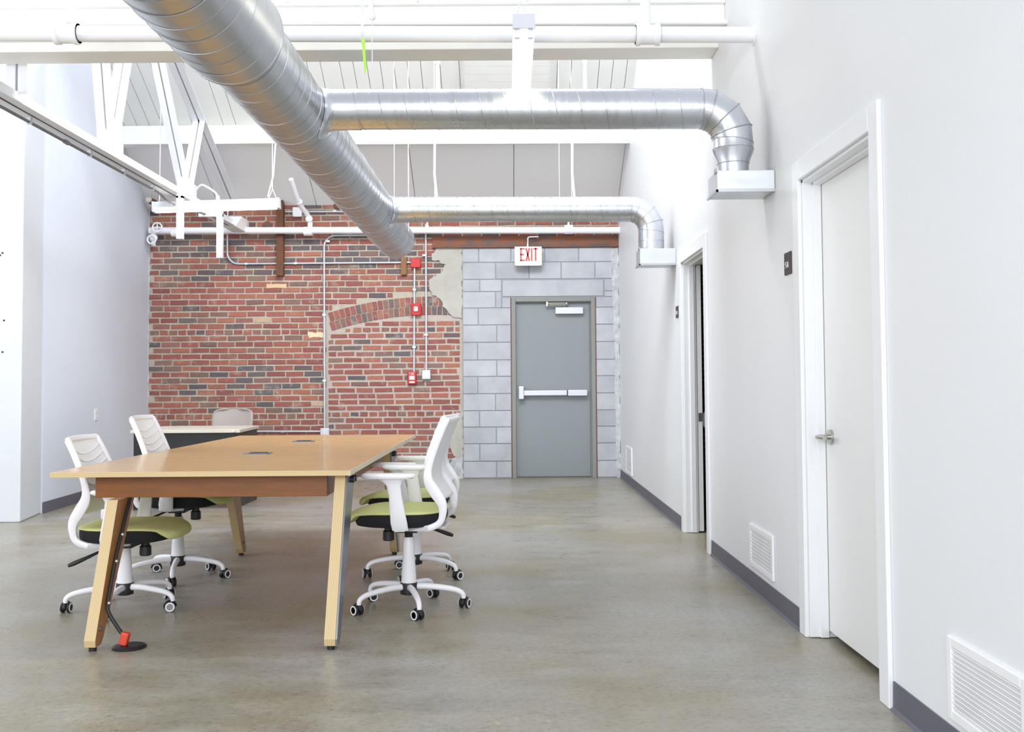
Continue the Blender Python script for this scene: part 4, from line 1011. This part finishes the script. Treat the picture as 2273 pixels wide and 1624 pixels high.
# red fire alarm gear
o = tag(MB().box(-1.192, -1.072, YB - .075, YB - .008, 2.567, 2.681).build('junction_box', M['red'], None, smooth=False, bevel=0.006), 'plain red junction box below the end of the big duct', 'electrical box')
o = thing('alarm_strobe', 'red fire alarm strobe with a white lens in the middle', 'fire alarm', (-1.13, YB, 2.057))
MB().box(-1.192, -1.066, YB - .07, YB - .008, 1.985, 2.13).build('body', M['red'], o, smooth=False, bevel=0.006)
m = MB()
for s in (-1, 1):
    for k in range(4): m.box(-1.129 + s * .046 - .006, -1.129 + s * .046 + .006, YB - .074, YB - .069, 2.0 + k * .032, 2.018 + k * .032)
m.build('sounder_grille', plain('dark_red_plastic', (150, 22, 30), 0.5), o, smooth=False)
MB().box(-1.154, -1.104, YB - .095, YB - .068, 2.03, 2.092).build('lens', plain('clear_white_lens', (250, 250, 252), 0.2), o, smooth=False, bevel=0.012)
ps = thing('pull_station', 'red fire pull station at the foot of the conduit', 'fire alarm', (-1.18, YB, 1.223))
MB().box(-1.235, -1.128, YB - .06, YB - .008, 1.147, 1.302).build('body', M['red'], ps, smooth=False, bevel=0.010)
MB().box(-1.214, -1.149, YB - .064, YB - .059, 1.203, 1.252).build('pull_handle', M['alu'], ps, smooth=False, bevel=0.002)
def strokes(text, x, z, h, w, gap, t, y, T=None):
    """block capitals drawn as bars facing -Y; x, z = lower left corner"""
    m = MB(); d_ = 0.003
    for ch in text:
        def bar(x0, z0, x1, z1, th=t):
            a, b_ = Vector((x + x0 * w, 0, z + z0 * h)), Vector((x + x1 * w, 0, z + z1 * h)); d = (b_ - a).normalized(); n_ = Vector((-d.z, 0, d.x)) * th / 2
            q = [a - n_, b_ - n_, b_ + n_, a + n_]; m.prism([(v.x, v.z) for v in q], 1, y - d_, y, T)
        hw, hh = t / 2 / w, t / 2 / h
        if ch == 'E':
            bar(hw, 0, hw, 1); bar(0, hh, 1, hh); bar(0, 0.5, 0.85, 0.5); bar(0, 1 - hh, 1, 1 - hh)
        elif ch == 'F': bar(hw, 0, hw, 1); bar(0, 0.5, 0.85, 0.5); bar(0, 1 - hh, 1, 1 - hh)
        elif ch == 'X': bar(0.1, 0, 0.9, 1, t * 1.1); bar(0.9, 0, 0.1, 1, t * 1.1)
        elif ch == 'I': bar(0.5, 0, 0.5, 1)
        elif ch == 'T': bar(0.5, 0, 0.5, 1); bar(0, 1 - hh, 1, 1 - hh)
        elif ch == 'R': bar(hw, 0, hw, 1); bar(0, 1 - hh, .9, 1 - hh); bar(0, 0.5, .9, 0.5); bar(1 - hw, 0.5, 1 - hw, 1); bar(0.35, .5, 1, 0)
        elif ch == 'S': bar(0, hh, 1, hh); bar(0, 0.5, 1, 0.5); bar(0, 1 - hh, 1, 1 - hh); bar(hw, 0.5, hw, 1); bar(1 - hw, 0, 1 - hw, 0.5)
        elif ch == 'A': bar(0.05, 0, 0.5, 1); bar(0.95, 0, 0.5, 1); bar(0.22, 0.35, 0.78, 0.35)
        x += (w if ch != 'I' else w * 0.5) + gap
        if ch == 'I': pass
    return m
strokes('FIRE', -1.213, 1.263, 0.026, 0.013, 0.005, 0.0035, YB - .0600).build('lettering', M['text_white'], ps, smooth=False)
MB().box(-1.212, -1.15, YB - .0625, YB - .0595, 1.165, 1.185).build('label_strip', M['text_white'], ps, smooth=False)

# exit sign
ex = thing('exit_sign', 'white EXIT sign with red letters hanging above the grey door', 'sign', (0.24, 12.22, 2.69))
MB().box(0.074, 0.405, 12.20, 12.25, 2.571, 2.803).build('face', M['exit_face'], ex, smooth=False, bevel=0.010)
m = strokes('E', 0.142, 2.626, 0.157, 0.054, 0, 0.0165, 12.1995)
m2 = strokes('X', 0.208, 2.626, 0.157, 0.050, 0, 0.0165, 12.1995); m3 = strokes('I', 0.261, 2.626, 0.157, 0.040, 0, 0.0165, 12.1995); m4 = strokes('T', 0.302, 2.626, 0.157, 0.052, 0, 0.0165, 12.1995)
for q in (m2, m3, m4): m._add(q.v, q.f)
m.build('exit_lettering', M['text_red'], ex, smooth=False)
MB().box(0.105, 0.372, 12.188, 12.205, 2.569, 2.592).build('downlight_lens', M['white_plastic'], ex, smooth=False, bevel=0.004)
MB().tube([(0.236, 12.225, 2.80), (0.236, 12.225, 2.905), (0.242, 12.225, 2.918), (0.26, 12.225, 2.922), (0.36, 12.24, 2.926), (0.365, 12.33, 2.926)], 0.007, 8).tube([(0.225, 12.225, 2.80), (0.238, 12.225, 2.88)], 0.005, 6).build('hanger', M['steel_white'], ex)

# timber on the brick
tag(MB().box(-2.822, -2.738, YB - .10, YB - .006, 2.475, 3.40).build('timber_post', M['post'], None, smooth=False, bevel=0.006), 'dark brown timber post running up the brick to the ceiling', 'post')
tag(MB().box(-1.31, -1.24, YB - .07, YB - .006, 2.48, 2.70).build('timber_stub', M['post_light'], None, smooth=False, bevel=0.006), 'short tan timber stub under the end of the big duct', 'post')
o = thing('wall_lamp', 'small dark floodlight at the top of the left wall corner', 'lamp', (-4.34, 12.1, 3.33))
MB().sphere((-4.30, 12.05, 3.375), 0.04, 10, (1, 1, 0.85)).build('lens', M['cream'], o)
MB().cyl((-4.285, 12.07, 3.365), (-4.25, 12.12, 3.35), 0.038, 14).tube([(-4.26, 12.11, 3.35), (-4.31, 12.33, 3.25)], 0.014, 8).build('bracket', M['post'], o)

# ------------------------------------------------------------------ right-wall fittings
def grille(label, y0, y1, z0, z1, n, fl=0.03):
    g = thing('wall_vent', label, 'vent', (XR, (y0 + y1) / 2, (z0 + z1) / 2), 'white vents low on the right wall')
    x0, x1 = XR - 0.012, XR - .0005
    MB().box(x0, x1, y0, y0 + fl, z0, z1).box(x0, x1, y1 - fl, y1, z0, z1).box(x0, x1, y0 + fl, y1 - fl, z0, z0 + fl).box(x0, x1, y0 + fl, y1 - fl, z1 - fl, z1).build('frame', M['vent'], g, smooth=False, bevel=0.003)
    ls = MB(); h_ = (z1 - z0 - 2 * fl) / n
    for k in range(n):
        zc = z0 + fl + h_ * (k + .5)
        T_ = Matrix.Translation((XR - .007, (y0 + y1) / 2, zc)) @ Matrix.Rotation(-0.6, 4, 'Y')
        ls.box(-.0012, .0012, -(y1 - y0) / 2 + fl, (y1 - y0) / 2 - fl, -h_ * .5, h_ * .5, T_)
    ls.build('louvres', M['vent'], g, smooth=False)
    MB().box(XR - .002, XR - .0005, y0 + fl, y1 - fl, z0 + fl, z1 - fl).build('backing', plain('pale_grey_backing', (232, 233, 236), 0.7), g, smooth=False)
grille('large white louvred vent low on the right wall, nearest the camera', 2.66, 3.14, 0.125, 0.375, 13)
grille('square white vent low on the right wall between the two doors', 5.20, 5.70, 0.135, 0.365, 9)
grille('white vent low on the right wall beside the exit door corner', 11.16, 11.72, 0.125, 0.43, 9)
s1 = thing('door_sign', 'dark brown room plaque beside the near white door', 'sign', (XR, 4.845, 1.715), 'dark plaques by the doors')
MB().box(XR - .008, XR - .0005, 4.79, 4.90, 1.665, 1.772).build('plaque', M['plaque'], s1, smooth=False, bevel=0.002)
TS = Matrix.Translation((XR - .008, 4.872, 1.698)) @ Matrix.Rotation(-PI / 2, 4, 'Z')
strokes('SA', 0, 0, 0.028, 0.02, 0.010, 0.004, 0, TS).build('lettering', M['text_white'], s1, smooth=False)
s2 = thing('door_sign', 'dark brown room plaque beside the far doorway', 'sign', (XR, 8.05, 1.71), 'dark plaques by the doors')
MB().box(XR - .008, XR - .0005, 8.0, 8.11, 1.665, 1.757).build('plaque', M['plaque'], s2, smooth=False, bevel=0.002)
TS = Matrix.Translation((XR - .008, 8.08, 1.69)) @ Matrix.Rotation(-PI / 2, 4, 'Z')
strokes('SA', 0, 0, 0.028, 0.02, 0.010, 0.004, 0, TS).build('lettering', M['text_white'], s2, smooth=False)
# outlet on the left wall
wx = lambda y: -4.258 - 0.142 * (y - 9.27) / 3.09
so = thing('wall_outlet', 'white outlet plate on the left wall above the chairs', 'outlet', (wx(10.6), 10.6, 0.855))
MB().box(wx(10.6) - .004, wx(10.6) + .008, 10.56, 10.64, 0.795, 0.915).build('cover_plate', M['white_plastic'], so, smooth=False, bevel=0.003)
MB().box(wx(10.6) + .006, wx(10.6) + .010, 10.583, 10.617, 0.868, 0.895).box(wx(10.6) + .006, wx(10.6) + .010, 10.583, 10.617, 0.815, 0.842).build('socket', M['cream'], so, smooth=False)
